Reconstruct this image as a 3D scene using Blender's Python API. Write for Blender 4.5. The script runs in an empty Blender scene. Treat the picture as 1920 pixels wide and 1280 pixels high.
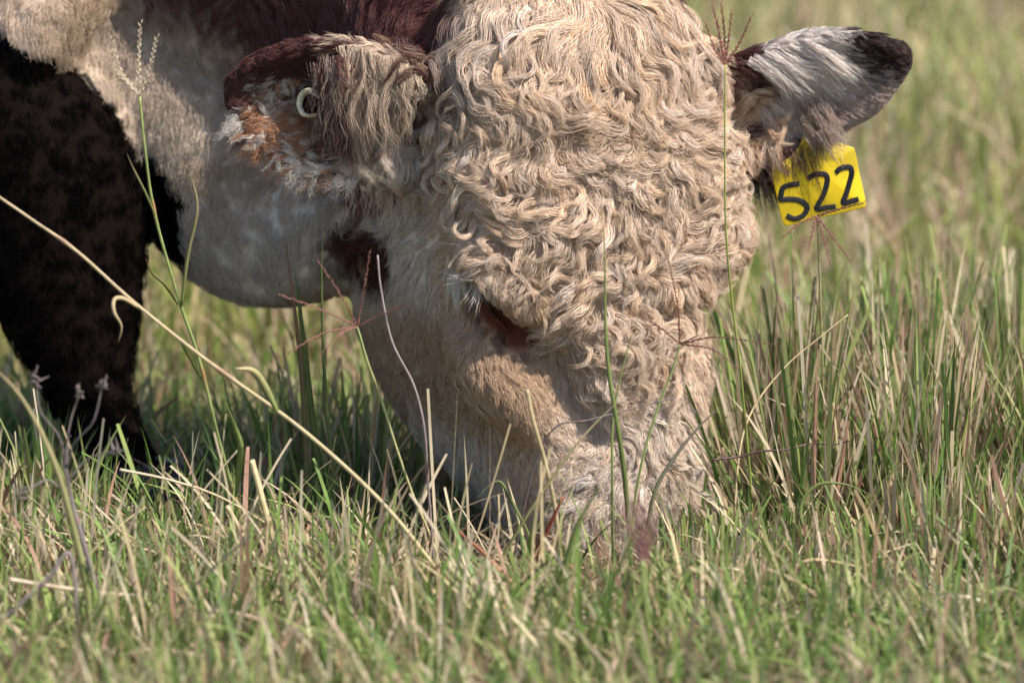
import bpy, bmesh, math
import numpy as np
from mathutils import Vector, Matrix
from mathutils.bvhtree import BVHTree

rng = np.random.default_rng(522)
R = math.radians
scene = bpy.context.scene
COL = scene.collection

# ------------------------------------------------------------------ camera, sky, sun, exposure
PITCH, DIST, FRAME_W = R(9.0), 5.0, 0.96
AIM = np.array((0.0, 0.0, 0.224))
FWD = np.array((0.0, math.cos(PITCH), -math.sin(PITCH)))
RIGHT = np.array((1.0, 0.0, 0.0))
UP = np.array((0.0, math.sin(PITCH), math.cos(PITCH)))
CAM = AIM - DIST * FWD
cam_data = bpy.data.cameras.new('camera')
cam = bpy.data.objects.new('camera', cam_data)
COL.objects.link(cam)
cam.matrix_world = Matrix(((RIGHT[0], UP[0], -FWD[0], CAM[0]), (RIGHT[1], UP[1], -FWD[1], CAM[1]),
                           (RIGHT[2], UP[2], -FWD[2], CAM[2]), (0, 0, 0, 1)))
cam_data.sensor_width = 36.0
cam_data.lens = 36.0 * DIST / FRAME_W
cam_data.clip_start = 0.1
cam_data.clip_end = 3000.0
cam_data.dof.use_dof = True
cam_data.dof.focus_distance = DIST - 0.03
cam_data.dof.aperture_fstop = 4.6
scene.camera = cam

SUN_DIR = np.array((0.56, -0.38, 0.82))          # towards the sun
SUN_DIR = SUN_DIR / np.linalg.norm(SUN_DIR)
SUN_EL = math.asin(SUN_DIR[2])
SUN_AZ = math.atan2(SUN_DIR[0], SUN_DIR[1])      # clockwise from +Y
world = bpy.data.worlds.new('World')
scene.world = world
world.use_nodes = True
wn = world.node_tree
wn.nodes.clear()
sky_node = wn.nodes.new('ShaderNodeTexSky')
sky_node.sky_type = 'NISHITA'
sky_node.sun_disc = False
sky_node.sun_elevation = SUN_EL
sky_node.sun_rotation = SUN_AZ
bg = wn.nodes.new('ShaderNodeBackground')
bg.inputs['Strength'].default_value = 0.112
wo = wn.nodes.new('ShaderNodeOutputWorld')
wn.links.new(sky_node.outputs[0], bg.inputs[0])
wn.links.new(bg.outputs[0], wo.inputs[0])
sun_data = bpy.data.lights.new('sun', 'SUN')
sun_data.energy = 4.2
sun_data.angle = R(0.6)
sun_data.color = (1.0, 0.93, 0.83)
sun = bpy.data.objects.new('sun', sun_data)
COL.objects.link(sun)
sun.rotation_euler = Vector(SUN_DIR).to_track_quat('Z', 'Y').to_euler()

scene.view_settings.view_transform = 'Standard'
scene.view_settings.look = 'None'
scene.view_settings.exposure = 0.90
scene.view_settings.gamma = 1.0
scene.view_settings.use_curve_mapping = False
scene.render.engine = 'CYCLES'
scene.cycles.use_denoising = True
scene.cycles.use_adaptive_sampling = True
scene.cycles.adaptive_threshold = 0.02
scene.cycles.max_bounces = 5
scene.cycles.diffuse_bounces = 2
scene.cycles.transmission_bounces = 4
scene.cycles.transparent_max_bounces = 6
scene.cycles_curves.shape = 'RIBBONS'
scene.cycles_curves.subdivisions = 2

# ------------------------------------------------------------------ helpers
def unit(a):
    a = np.asarray(a, float)
    return a / np.maximum(np.linalg.norm(a, axis=-1, keepdims=True), 1e-9)

def P(px, py, y=0.0):
    """Point of the place seen at photograph pixel (px, py), at world depth y."""
    k = FRAME_W / DIST / 1920.0
    d = FWD + (px - 960) * k * RIGHT + (640 - py) * k * UP
    return CAM + d * ((y - CAM[1]) / d[1])

def tag(o, label=None, cat=None, group=None, kind=None):
    if label: o['label'] = label
    if cat: o['category'] = cat
    if group: o['group'] = group
    if kind: o['kind'] = kind
    return o

def empty(name, loc=(0, 0, 0)):
    o = bpy.data.objects.new(name, None)
    o.location = loc
    o.empty_display_size = 0.05
    COL.objects.link(o)
    return o

def link_mesh(name, me, mat, parent=None):
    if mat: me.materials.append(mat)
    o = bpy.data.objects.new(name, me)
    COL.objects.link(o)
    if parent is not None:
        o.parent = parent
        o.matrix_parent_inverse = Matrix.Translation(-Vector(parent.location))
    return o

def mesh_np(name, verts, faces, smooth=True, col=None):
    """Mesh from arrays; faces (F,k) all alike, or a list of such arrays."""
    me = bpy.data.meshes.new(name)
    verts = np.asarray(verts, np.float32)
    groups = faces if isinstance(faces, list) else [faces]
    groups = [np.asarray(g, np.int32) for g in groups if len(g)]
    nl = sum(g.size for g in groups)
    nf = sum(len(g) for g in groups)
    me.vertices.add(len(verts))
    me.vertices.foreach_set('co', verts.ravel())
    me.loops.add(nl)
    me.loops.foreach_set('vertex_index', np.concatenate([g.ravel() for g in groups]))
    me.polygons.add(nf)
    tot = np.concatenate([np.full(len(g), g.shape[1], np.int32) for g in groups])
    st = np.concatenate(([0], np.cumsum(tot)[:-1])).astype(np.int32)
    me.polygons.foreach_set('loop_start', st)
    me.polygons.foreach_set('loop_total', tot)
    if smooth: me.polygons.foreach_set('use_smooth', np.ones(nf, bool))
    me.update(calc_edges=True)
    if col is not None:
        a = me.color_attributes.new('col', 'FLOAT_COLOR', 'POINT')
        c = np.ones((len(verts), 4), np.float32)
        c[:, :3] = col
        a.data.foreach_set('color', c.ravel())
    return me

def catmull(pts, n, closed=False):
    """n points along a Catmull-Rom spline through pts (any dimension)."""
    p = np.asarray(pts, float)
    m = len(p)
    if closed:
        t = np.linspace(0, m, n, endpoint=False)
        i = np.floor(t).astype(int)
        f = (t - i)[:, None]
        a, b, c, d = p[(i - 1) % m], p[i % m], p[(i + 1) % m], p[(i + 2) % m]
    else:
        t = np.linspace(0, m - 1, n)
        i = np.minimum(np.floor(t).astype(int), m - 2)
        f = (t - i)[:, None]
        q = np.vstack((2 * p[0] - p[1], p, 2 * p[-1] - p[-2]))
        a, b, c, d = q[i], q[i + 1], q[i + 2], q[i + 3]
    return 0.5 * (2 * b + (c - a) * f + (2 * a - 5 * b + 4 * c - d) * f ** 2 + (3 * b - a - 3 * c + d) * f ** 3)

def sweep_rings(rings):
    """Closed surface through rings (n,k,3) with fans at both ends."""
    rings = np.asarray(rings)
    n, k, _ = rings.shape
    v = np.vstack((rings.reshape(-1, 3), rings[0].mean(0), rings[-1].mean(0)))
    i, j = np.meshgrid(np.arange(n - 1), np.arange(k), indexing='ij')
    j2 = (j + 1) % k
    quads = np.stack((i * k + j, i * k + j2, (i + 1) * k + j2, (i + 1) * k + j), -1).reshape(-1, 4)
    jj = np.arange(k)
    t0 = np.stack((np.full(k, n * k), (jj + 1) % k, jj), -1)
    t1 = np.stack((np.full(k, n * k + 1), (n - 1) * k + jj, (n - 1) * k + (jj + 1) % k), -1)
    return v, [quads, np.vstack((t0, t1))]

def frames(path, up=(0, 0, 1)):
    """Tangent, side, normal along a path."""
    t = unit(np.gradient(path, axis=0))
    up = np.asarray(up, float)
    s = np.cross(t, up)
    bad = np.linalg.norm(s, axis=1) < 1e-3
    s[bad] = np.cross(t[bad], (1, 0.1, 0))
    s = unit(s)
    return t, s, np.cross(s, t)

def tube(path, rs, k=10, up=(0, 0, 1), n=None):
    """Tapered tube; rs = radius or (side radius, up radius) per point."""
    path = np.asarray(path, float)
    rs = np.asarray(rs, float)
    if rs.ndim == 1: rs = np.stack((rs, rs), 1)
    if n:
        both = catmull(np.hstack((path, rs)), n)
        path, rs = both[:, :3], np.maximum(both[:, 3:], 1e-5)
    t, s, u = frames(path, up)
    a = np.linspace(0, 2 * math.pi, k, endpoint=False)
    rings = path[:, None] + s[:, None] * (np.cos(a)[None, :, None] * rs[:, 0, None, None]) + u[:, None] * (np.sin(a)[None, :, None] * rs[:, 1, None, None])
    return sweep_rings(rings)

class Bag:
    """Collects several shapes that belong to one part."""
    def __init__(self): self.v, self.f, self.c, self.n = [], {}, [], 0
    def add(self, vf, col=None):
        v, f = vf
        for g in (f if isinstance(f, list) else [f]):
            g = np.asarray(g)
            if len(g): self.f.setdefault(g.shape[1], []).append(g + self.n)
        self.v.append(v); self.n += len(v)
        if col is not None:
            c = np.asarray(col, float)
            self.c.append(np.broadcast_to(c, (len(v), 3)) if c.ndim == 1 else c)
        return self
    def mesh(self, name, smooth=True):
        return mesh_np(name, np.vstack(self.v), [np.vstack(g) for g in self.f.values()], smooth,
                       np.vstack(self.c) if self.c else None)

_NK = [(rng.normal(size=(9, 3)), rng.uniform(0, 6.28, 9)) for _ in range(12)]
def noise(p, scale, which=0):
    """Smooth pseudo-noise of points, about -1..1; scale = feature size in metres."""
    k, ph = _NK[which]
    return np.sin(p @ (k.T * (2.2 / scale)) + ph).sum(-1) / 4.0

def sstep(a, b, x):
    t = np.clip((x - a) / (b - a), 0, 1)
    return t * t * (3 - 2 * t)

# ------------------------------------------------------------------ materials
def new_mat(name):
    m = bpy.data.materials.new(name)
    m.use_nodes = True
    nt = m.node_tree
    b = nt.nodes['Principled BSDF']
    return m, nt, b

def mat_attr(name, rough=0.6, translucent=0.0, spec=0.3, bump=0.0, bump_scale=200, mottle=0.0, mottle_scale=60):
    """Material that takes its colour from the 'col' attribute, broken up by procedural noise."""
    m, nt, b = new_mat(name)
    at = nt.nodes.new('ShaderNodeAttribute'); at.attribute_name = 'col'
    out = at.outputs['Color']
    if mottle:
        tc = nt.nodes.new('ShaderNodeTexCoord')
        nz = nt.nodes.new('ShaderNodeTexNoise'); nz.inputs['Scale'].default_value = mottle_scale; nz.inputs['Detail'].default_value = 5
        mr = nt.nodes.new('ShaderNodeMapRange'); mr.inputs[1].default_value = 0.25; mr.inputs[2].default_value = 0.75
        mr.inputs[3].default_value = 1 - mottle; mr.inputs[4].default_value = 1 + mottle
        mx = nt.nodes.new('ShaderNodeVectorMath'); mx.operation = 'SCALE'
        nt.links.new(tc.outputs['Object'], nz.inputs['Vector']); nt.links.new(nz.outputs[0], mr.inputs[0])
        nt.links.new(out, mx.inputs[0]); nt.links.new(mr.outputs[0], mx.inputs['Scale'])
        out = mx.outputs[0]
    nt.links.new(out, b.inputs['Base Color'])
    b.inputs['Roughness'].default_value = rough
    b.inputs['Specular IOR Level'].default_value = spec
    if bump:
        nb = nt.nodes.new('ShaderNodeTexNoise'); nb.inputs['Scale'].default_value = bump_scale
        tc2 = nt.nodes.new('ShaderNodeTexCoord'); nt.links.new(tc2.outputs['Object'], nb.inputs['Vector'])
        bp = nt.nodes.new('ShaderNodeBump'); bp.inputs['Strength'].default_value = bump; bp.inputs['Distance'].default_value = 0.002
        nt.links.new(nb.outputs[0], bp.inputs['Height']); nt.links.new(bp.outputs[0], b.inputs['Normal'])
    if translucent:
        tr = nt.nodes.new('ShaderNodeBsdfTranslucent'); nt.links.new(out, tr.inputs[0])
        mix = nt.nodes.new('ShaderNodeMixShader'); mix.inputs[0].default_value = translucent
        o = nt.nodes['Material Output']
        nt.links.new(b.outputs[0], mix.inputs[1]); nt.links.new(tr.outputs[0], mix.inputs[2]); nt.links.new(mix.outputs[0], o.inputs[0])
    return m

M_HIDE = mat_attr('cow_skin', 0.9, spec=0.03, bump=0.2, bump_scale=350, mottle=0.15, mottle_scale=90)
M_HAIR = mat_attr('cow_hair', 0.42, translucent=0.25, spec=0.38)
M_HAIR_BLACK = mat_attr('black_leg_hair', 1.0, spec=0.0)
M_GRASS = mat_attr('grass_blade', 0.5, translucent=0.35, spec=0.35)
M_STALK = mat_attr('grass_stalk', 0.5, translucent=0.12, spec=0.35, mottle=0.25, mottle_scale=140)
M_HOOF = mat_attr('hoof_horn', 0.45, bump=0.3, bump_scale=120, mottle=0.3)

# ------------------------------------------------------------------ ground
def make_ground():
    m, nt, b = new_mat('soil_and_thatch')
    tc = nt.nodes.new('ShaderNodeTexCoord')
    n1 = nt.nodes.new('ShaderNodeTexNoise'); n1.inputs['Scale'].default_value = 1.3; n1.inputs['Detail'].default_value = 8
    n2 = nt.nodes.new('ShaderNodeTexNoise'); n2.inputs['Scale'].default_value = 60; n2.inputs['Detail'].default_value = 6
    r1 = nt.nodes.new('ShaderNodeValToRGB')
    r1.color_ramp.elements[0].position = 0.35; r1.color_ramp.elements[0].color = (0.075, 0.085, 0.03, 1)
    r1.color_ramp.elements[1].position = 0.65; r1.color_ramp.elements[1].color = (0.17, 0.13, 0.07, 1)
    r2 = nt.nodes.new('ShaderNodeValToRGB')
    r2.color_ramp.elements[0].color = (0.35, 0.3, 0.25, 1); r2.color_ramp.elements[1].color = (1.5, 1.45, 1.3, 1)
    mx = nt.nodes.new('ShaderNodeVectorMath'); mx.operation = 'MULTIPLY'
    for n in (n1, n2): nt.links.new(tc.outputs['Object'], n.inputs['Vector'])
    nt.links.new(n1.outputs[0], r1.inputs[0]); nt.links.new(n2.outputs[0], r2.inputs[0])
    nt.links.new(r1.outputs[0], mx.inputs[0]); nt.links.new(r2.outputs[0], mx.inputs[1])
    nt.links.new(mx.outputs[0], b.inputs['Base Color'])
    b.inputs['Roughness'].default_value = 0.95
    bp = nt.nodes.new('ShaderNodeBump'); bp.inputs['Distance'].default_value = 0.01
    nt.links.new(n2.outputs[0], bp.inputs['Height']); nt.links.new(bp.outputs[0], b.inputs['Normal'])
    g = np.concatenate((-np.geomspace(1500, 3.2, 16), np.linspace(-3, 3, 81), np.geomspace(3.2, 1500, 16)))
    X, Y = np.meshgrid(g, g, indexing='ij')
    Z = ground_z(X, Y)
    n = len(g)
    i, j = np.meshgrid(np.arange(n - 1), np.arange(n - 1), indexing='ij')
    f = np.stack((i * n + j, (i + 1) * n + j, (i + 1) * n + j + 1, i * n + j + 1), -1).reshape(-1, 4)
    o = link_mesh('ground', mesh_np('ground', np.stack((X, Y, Z), -1).reshape(-1, 3), f), m)
    tag(o, 'brown soil and thatch under the pasture grass', None, kind='structure')

def ground_z(x, y):
    p = np.stack((x, y, np.zeros_like(x)), -1)
    near = np.exp(-((x / 6) ** 2 + (y / 6) ** 2))
    return (0.008 * noise(p, 0.5, 1) + 0.012 * noise(p, 1.7, 2)) * near
make_ground()

# ------------------------------------------------------------------ the cow: one continuous body
YAW, TIP, ROLL = R(33), R(5), R(-3.5)
def head_axes():
    m = Matrix.Rotation(YAW, 3, 'Z') @ Matrix.Rotation(-TIP, 3, 'X') @ Matrix.Rotation(ROLL, 3, 'Y')
    ex = np.array(m @ Vector((1, 0, 0))); ew = np.array(m @ Vector((0, -1, 0))); ev = np.array(m @ Vector((0, 0, -1)))
    return ex, ev, ew
EX, EV, EW = head_axes()
HEAD0 = P(1138, 22, 0.03)
def HW(x, v, w):                                  # head coordinates -> world: across, down the face, out of the face
    return HEAD0 + np.multiply.outer(np.asarray(x, float), EX) + np.multiply.outer(np.asarray(v, float), EV) + np.multiply.outer(np.asarray(w, float), EW)
def HL(p):
    d = np.asarray(p) - HEAD0
    return d @ EX, d @ EV, d @ EW

#           v      wf     af     am     wm     ab     wb
HEAD_SECT = [(-0.045, -0.07, 0.045, 0.065, -0.10, 0.045, -0.14),
             (-0.02, -0.030, 0.070, 0.100, -0.09, 0.070, -0.17),
             (0.03, -0.002, 0.085, 0.122, -0.08, 0.085, -0.20),
             (0.10, 0.012, 0.098, 0.135, -0.07, 0.094, -0.250),
             (0.18, 0.014, 0.102, 0.143, -0.055, 0.110, -0.300),
             (0.24, 0.010, 0.094, 0.145, -0.055, 0.116, -0.330),
             (0.29, 0.004, 0.074, 0.136, -0.068, 0.112, -0.340),
             (0.34, 0.004, 0.060, 0.118, -0.078, 0.100, -0.335),
             (0.39, 0.004, 0.056, 0.102, -0.070, 0.084, -0.312),
             (0.44, 0.000, 0.058, 0.092, -0.058, 0.070, -0.258),
             (0.485, -0.006, 0.064, 0.092, -0.060, 0.062, -0.200),
             (0.528, -0.020, 0.060, 0.084, -0.070, 0.056, -0.165),
             (0.556, -0.045, 0.038, 0.052, -0.078, 0.036, -0.120)]
def head_shape():
    tab = np.array(HEAD_SECT)
    tab = catmull(tab, 70)
    rings = []
    for v, wf, af, am, wm, ab, wb in tab:
        h = [(0, wf), (af * 0.55, wf - 0.002), (af, wf - 0.014), ((af + am) / 2 + 0.012, (wf + wm) / 2 - 0.004), (am, wm),
             (am * 0.62 + ab * 0.38 + 0.004, wm * 0.55 + wb * 0.45), (ab, wb * 0.93 + wm * 0.07), (ab * 0.55, wb)]
        full = h + [(0, wb - 0.002)] + [(-x, w) for x, w in h[:0:-1]]
        c = catmull(full, 64, True)
        rings.append(HW(c[:, 0], np.full(64, v), c[:, 1]))
    return sweep_rings(np.array(rings)[:, ::-1])

class Ear:
    """Leaf-shaped cupped ear: base, tip, opening direction, half width."""
    def __init__(self, base, tip, opening, hw, cup, droop=0.0, prof=(0.55, 0.72, 0.90, 1.0, 0.97, 0.78, 0.5, 0.16)):
        self.base, self.tip = np.array(base), np.array(tip)
        self.L = np.linalg.norm(self.tip - self.base)
        self.a = unit(self.tip - self.base)
        o = np.array(opening, float)
        self.o = unit(o - self.a * (o @ self.a))
        self.b = np.cross(self.o, self.a)
        if self.b[2] < 0: self.b = -self.b        # b points to the upper rim
        self.hw, self.cup, self.droop, self.prof = hw, cup, droop, prof
    def width(self, s):
        return self.hw * np.interp(s, (-0.2, 0, 0.15, 0.35, 0.55, 0.75, 0.9, 1.0), self.prof)
    def at(self, s, t, h=0.0):                    # along, across (-1 lower rim .. 1 upper rim), above the inner face
        s, t, h = np.broadcast_arrays(np.asarray(s, float), np.asarray(t, float), np.asarray(h, float))
        w = self.width(s)
        bow = self.cup * w * (np.abs(t) ** 2.2) - 0.02 * np.sin(np.clip(s, 0, 1) * 3.1) 
        return (self.base + s[..., None] * self.L * self.a + (t * w)[..., None] * self.b * 0.94
                + (bow + h)[..., None] * self.o + (self.droop * s ** 2)[..., None] * np.array((0, 0, -1.0)))
    def coords(self, p):
        d = np.asarray(p) - self.base
        s = (d @ self.a) / self.L
        d = d + (self.droop * np.clip(s, 0, 1) ** 2)[..., None] * np.array((0, 0, 1.0))
        t = (d @ self.b) / np.maximum(self.width(s), 1e-4)
        return s, t, d @ self.o
    def shape(self, thick=0.015):
        ns, nt_ = 26, 22
        s = np.linspace(-0.18, 1.0, ns)
        t = np.linspace(-1, 1, nt_)
        S, T = np.meshgrid(s, t, indexing='ij')
        edge = 0.8 + 0.2 * (1 - np.abs(T) ** 3)
        fr = self.at(S, T, thick * 0.5 * edge)
        bk = self.at(S, T, -thick * 0.5 * edge - 0.004)
        rings = np.concatenate((fr, bk[:, ::-1]), 1)
        return sweep_rings(rings)

EAR_A = Ear(P(800, 215, 0.06), P(428, 168, 0.07), (0.05, -1.0, -0.18), 0.070, 0.55, droop=0.0)     # the cow's right ear
EAR_B = Ear(P(1345, 212, 0.17), P(1702, 104, 0.12), (0.05, -0.97, -0.20), 0.054, 0.50, prof=(0.6, 0.85, 1.0, 1.0, 1.0, 0.82, 0.48, 0.08))  # the cow's left ear

BODY_AX = unit(np.array((-0.80, 0.60, 0.0)))
BODY_SIDE = np.array((BODY_AX[1], -BODY_AX[0], 0.0))      # towards the cow's left (away from the camera)
SHOULDER = np.array((-0.62, 0.62, 0.0))

def ellipsoid(c, r, axes=None, n=14, k=20):
    th = np.linspace(0.05, math.pi - 0.05, n)
    a = np.linspace(0, 2 * math.pi, k, endpoint=False)
    rings = np.stack((np.outer(np.sin(th), np.cos(a)), np.outer(np.sin(th), np.sin(a)), np.outer(np.cos(th), np.ones(k))), -1) * np.asarray(r)
    if axes is not None: rings = rings @ np.asarray(axes)
    return sweep_rings(rings + np.asarray(c))

LEG_A = [(P(-160, -60, .56), .17, .13), (P(0, 110, .42), .135, .10), (P(80, 260, .35), .105, .085), (P(112, 400, .33), .092, .075), (P(125, 500, .32), .083, .066), (P(138, 600, .31), .070, .058),
         (P(158, 690, .30), .052, .047), (P(182, 765, .29), .038, .038), (P(222, 850, .275), .029, .030), (P(262, 915, .26), .030, .031), (P(287, 978, .25), .034, .033)]
def leg_b(dx, dy, hind=False):
    b = SHOULDER + BODY_AX * dx + BODY_SIDE * dy
    if hind: prof = [(0, .75, .17, .12), (.03, .6, .14, .10), (.02, .46, .085, .07), (-.10, .36, .05, .045), (-.05, .25, .034, .032), (0, .13, .03, .03), (.05, .07, .035, .034), (.08, .03, .042, .038)]
    else: prof = [(0, .72, .13, .09), (0, .58, .10, .08), (0, .44, .07, .06), (0, .30, .052, .047), (.01, .2, .032, .031), (.01, .11, .03, .03), (.04, .06, .034, .033), (.06, .03, .04, .037)]
    return [(b - BODY_AX * f + np.array((0, 0, z)), ra, rb) for f, z, ra, rb in prof]
LEGS = [LEG_A, leg_b(0.22, 0.20), leg_b(1.35, -0.17, True), leg_b(1.22, 0.17, True)]

NECK = [(HW(0.0, 0.10, -0.12), .095, .115), (HW(-0.03, 0.09, -0.22), .105, .15), (np.array((-0.13, 0.33, 0.50)), .115, .185),
        (np.array((-0.30, 0.46, 0.585)), .145, .225), (np.array((-0.50, 0.60, 0.68)), .20, .27), (np.array((-0.72, 0.78, 0.76)), .25, .31)]
NECK_PATH = catmull(np.array([n[0] for n in NECK]), 40)

def build_body():
    bag = Bag()
    bag.add(head_shape())
    for e in (EAR_A, EAR_B): bag.add(e.shape())
    bag.add(tube([n[0] for n in NECK], [(n[1], n[2]) for n in NECK], 32, n=40))
    # torso
    tz = [(-.05, .17, .22, .74), (.10, .25, .32, .77), (.35, .29, .37, .78), (.75, .34, .38, .77), (1.1, .33, .37, .79), (1.4, .28, .33, .82), (1.54, .22, .27, .84), (1.62, .12, .16, .86)]
    bag.add(tube([SHOULDER + BODY_AX * d + np.array((0, 0, z)) for d, a, b, z in tz], [(a, b) for d, a, b, z in tz], 36, n=40))
    te = SHOULDER + BODY_AX * 1.60
    bag.add(tube([te + np.array((0, 0, .98)), te + BODY_AX * .07 + np.array((0, 0, .95)), te + BODY_AX * .10 + np.array((0, 0, .75)), te + BODY_AX * .09 + np.array((0, 0, .5)), te + BODY_AX * .10 + np.array((0, 0, .25))], [.04, .032, .022, .022, .035], 14, up=BODY_SIDE, n=30))
    # brisket and dewlap: a hanging fold of skin from throat to chest
    dew = [(P(760, 400, .20), .050, .06), (P(640, 430, .24), .050, .060), (P(540, 430, .28), .045, .075), (P(450, 400, .32), .045, .085), (P(360, 310, .36), .050, .09),
           (P(260, 190, .40), .06, .09), (P(150, 90, .43), .08, .095), (P(20, 20, .45), .10, .12), (P(-150, -40, .5), .12, .14)]
    bag.add(tube([d[0] for d in dew], [(d[1], d[2]) for d in dew], 28, n=50))
    fold = [(P(150, -60, .36), .05, .05), (P(90, 40, .33), .045, .05), (P(55, 120, .32), .035, .04), (P(45, 165, .33), .02, .025)]   # hanging fold at the front of the chest
    bag.add(tube([d[0] for d in fold], [(d[1], d[2]) for d in fold], 20, up=(0, -1, 0), n=24))
    for leg in LEGS:
        bag.add(tube([l[0] for l in leg], [(l[1], l[2]) for l in leg], 24, up=(0.6, -0.8, 0), n=36))
    # brow ridges and lids round the eyes
    for sx in (-1, 1):
        brow = [HW(sx * .134, .192, -.058), HW(sx * .147, .212, -.044), HW(sx * .146, .230, -.026), HW(sx * .130, .250, -.016), HW(sx * .108, .276, -.018)]
        bag.add(tube(brow, [.008, .012, .013, .012, .008], 14, n=18))
        cheek = [HW(sx * .140, .284, -.100), HW(sx * .136, .304, -.080), HW(sx * .122, .332, -.062), HW(sx * .102, .366, -.048), HW(sx * .080, .400, -.040)]
        bag.add(tube(cheek, np.array([.010, .025, .031, .025, .010]) * (1 if sx < 0 else .6), 16, n=20))
    me = bag.mesh('cow_raw')
    tmp = bpy.data.objects.new('cow_raw', me)
    COL.objects.link(tmp)
    rm = tmp.modifiers.new('remesh', 'REMESH'); rm.mode = 'VOXEL'; rm.voxel_size = 0.0055
    sm = tmp.modifiers.new('smooth', 'SMOOTH'); sm.factor = 0.5; sm.iterations = 9
    dg = bpy.context.evaluated_depsgraph_get()
    ev = tmp.evaluated_get(dg)
    out = bpy.data.meshes.new_from_object(ev)
    bpy.data.objects.remove(tmp)
    bpy.data.meshes.remove(me)
    return out

COW_ME = build_body()
NV = len(COW_ME.vertices)
CV = np.empty(NV * 3, np.float32); COW_ME.vertices.foreach_get('co', CV); CV = CV.reshape(-1, 3).astype(float)
CN = np.empty(NV * 3, np.float32); COW_ME.vertices.foreach_get('normal', CN); CN = CN.reshape(-1, 3).astype(float)
# the eye slit and tear groove, pressed into the surface on both sides
EYE = (-0.144, 0.250, -0.040)                      # right eye in head coordinates
SLIT_A, SLIT_B = np.array((.148, .240, -.046)), np.array((.112, .290, -.034))
def slit_dist(p):
    x, v, w = HL(p)
    q = np.stack((np.abs(x), v, w), -1)
    ab = SLIT_B - SLIT_A
    t = np.clip(((q - SLIT_A) @ ab) / (ab @ ab), 0, 1)
    return np.linalg.norm(q - SLIT_A - t[..., None] * ab, axis=-1), t
_d, _t = slit_dist(CV)
CV -= CN * (np.exp(-(_d / .010) ** 2) * (.024 - .013 * _t))[:, None]
_x, _v, _w = HL(CV)                                # hollow between cheek ridge and nose
_g = np.clip((_v - .318) / .075, 0, 1)
_d = np.sqrt((np.abs(_x) - (.082 - .030 * _g)) ** 2 + (_v - .318 - .075 * _g) ** 2)
CV -= CN * ((CN @ EW > .2) * np.exp(-(_d / .017) ** 2) * .021)[:, None]
CV -= np.outer((_x > .03) * (_w > -.2) * np.clip(_x - .03, 0, .2) * .26 * np.exp(-((_v - .315) / .055) ** 2), EX)     # this side of the face is leaner
COW_ME.vertices.foreach_set('co', CV.astype(np.float32).ravel())
COW_ME.update()
CN = np.empty(NV * 3, np.float32); COW_ME.vertices.foreach_get('normal', CN); CN = CN.reshape(-1, 3).astype(float)

# ------------------------------------------------------------------ coat colour by place on the animal
CREAM, WHITE, TAN = np.array((.70, .540, .415)), np.array((.74, .67, .60)), np.array((.55, .365, .225))
MAROON, DARK, ORANGE = np.array((.098, .034, .029)), np.array((.007, .0045, .004)), np.array((.44, .225, .125))
PINK, LID = np.array((.50, .33, .26)), np.array((.085, .030, .018))

def path_dist(p, path, rad):
    d = np.linalg.norm(p[:, None] - path[None], axis=2) - rad[None]
    return d.min(1)

def mixc(a, b, t):
    t = np.asarray(t)[..., None]
    return a * (1 - t) + b * t

LEG_PATHS = [catmull(np.array([np.r_[l[0], max(l[1], l[2])] for l in leg]), 40) for leg in LEGS]
def classify(p):
    x, v, w = HL(p)
    z = {}
    for nm, e in (('ea', EAR_A), ('eb', EAR_B)):
        s, t, h = e.coords(p)
        z[nm] = (s > 0.10) & (s < 1.12) & (np.abs(t) < 1.35) & (np.abs(h) < 0.075) & (np.abs(x) > 0.11)
    ear = z['ea'] | z['eb']
    wneck = np.interp(v, (-.1, .05, .15, .20, .26), (-.12, -.12, -.17, -.30, -.42))
    z['head'] = (~ear) & (np.abs(x) < .185) & (w > wneck) & (w < .1) & (v > -.08) & (v < .6)
    return x, v, w, z

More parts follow.
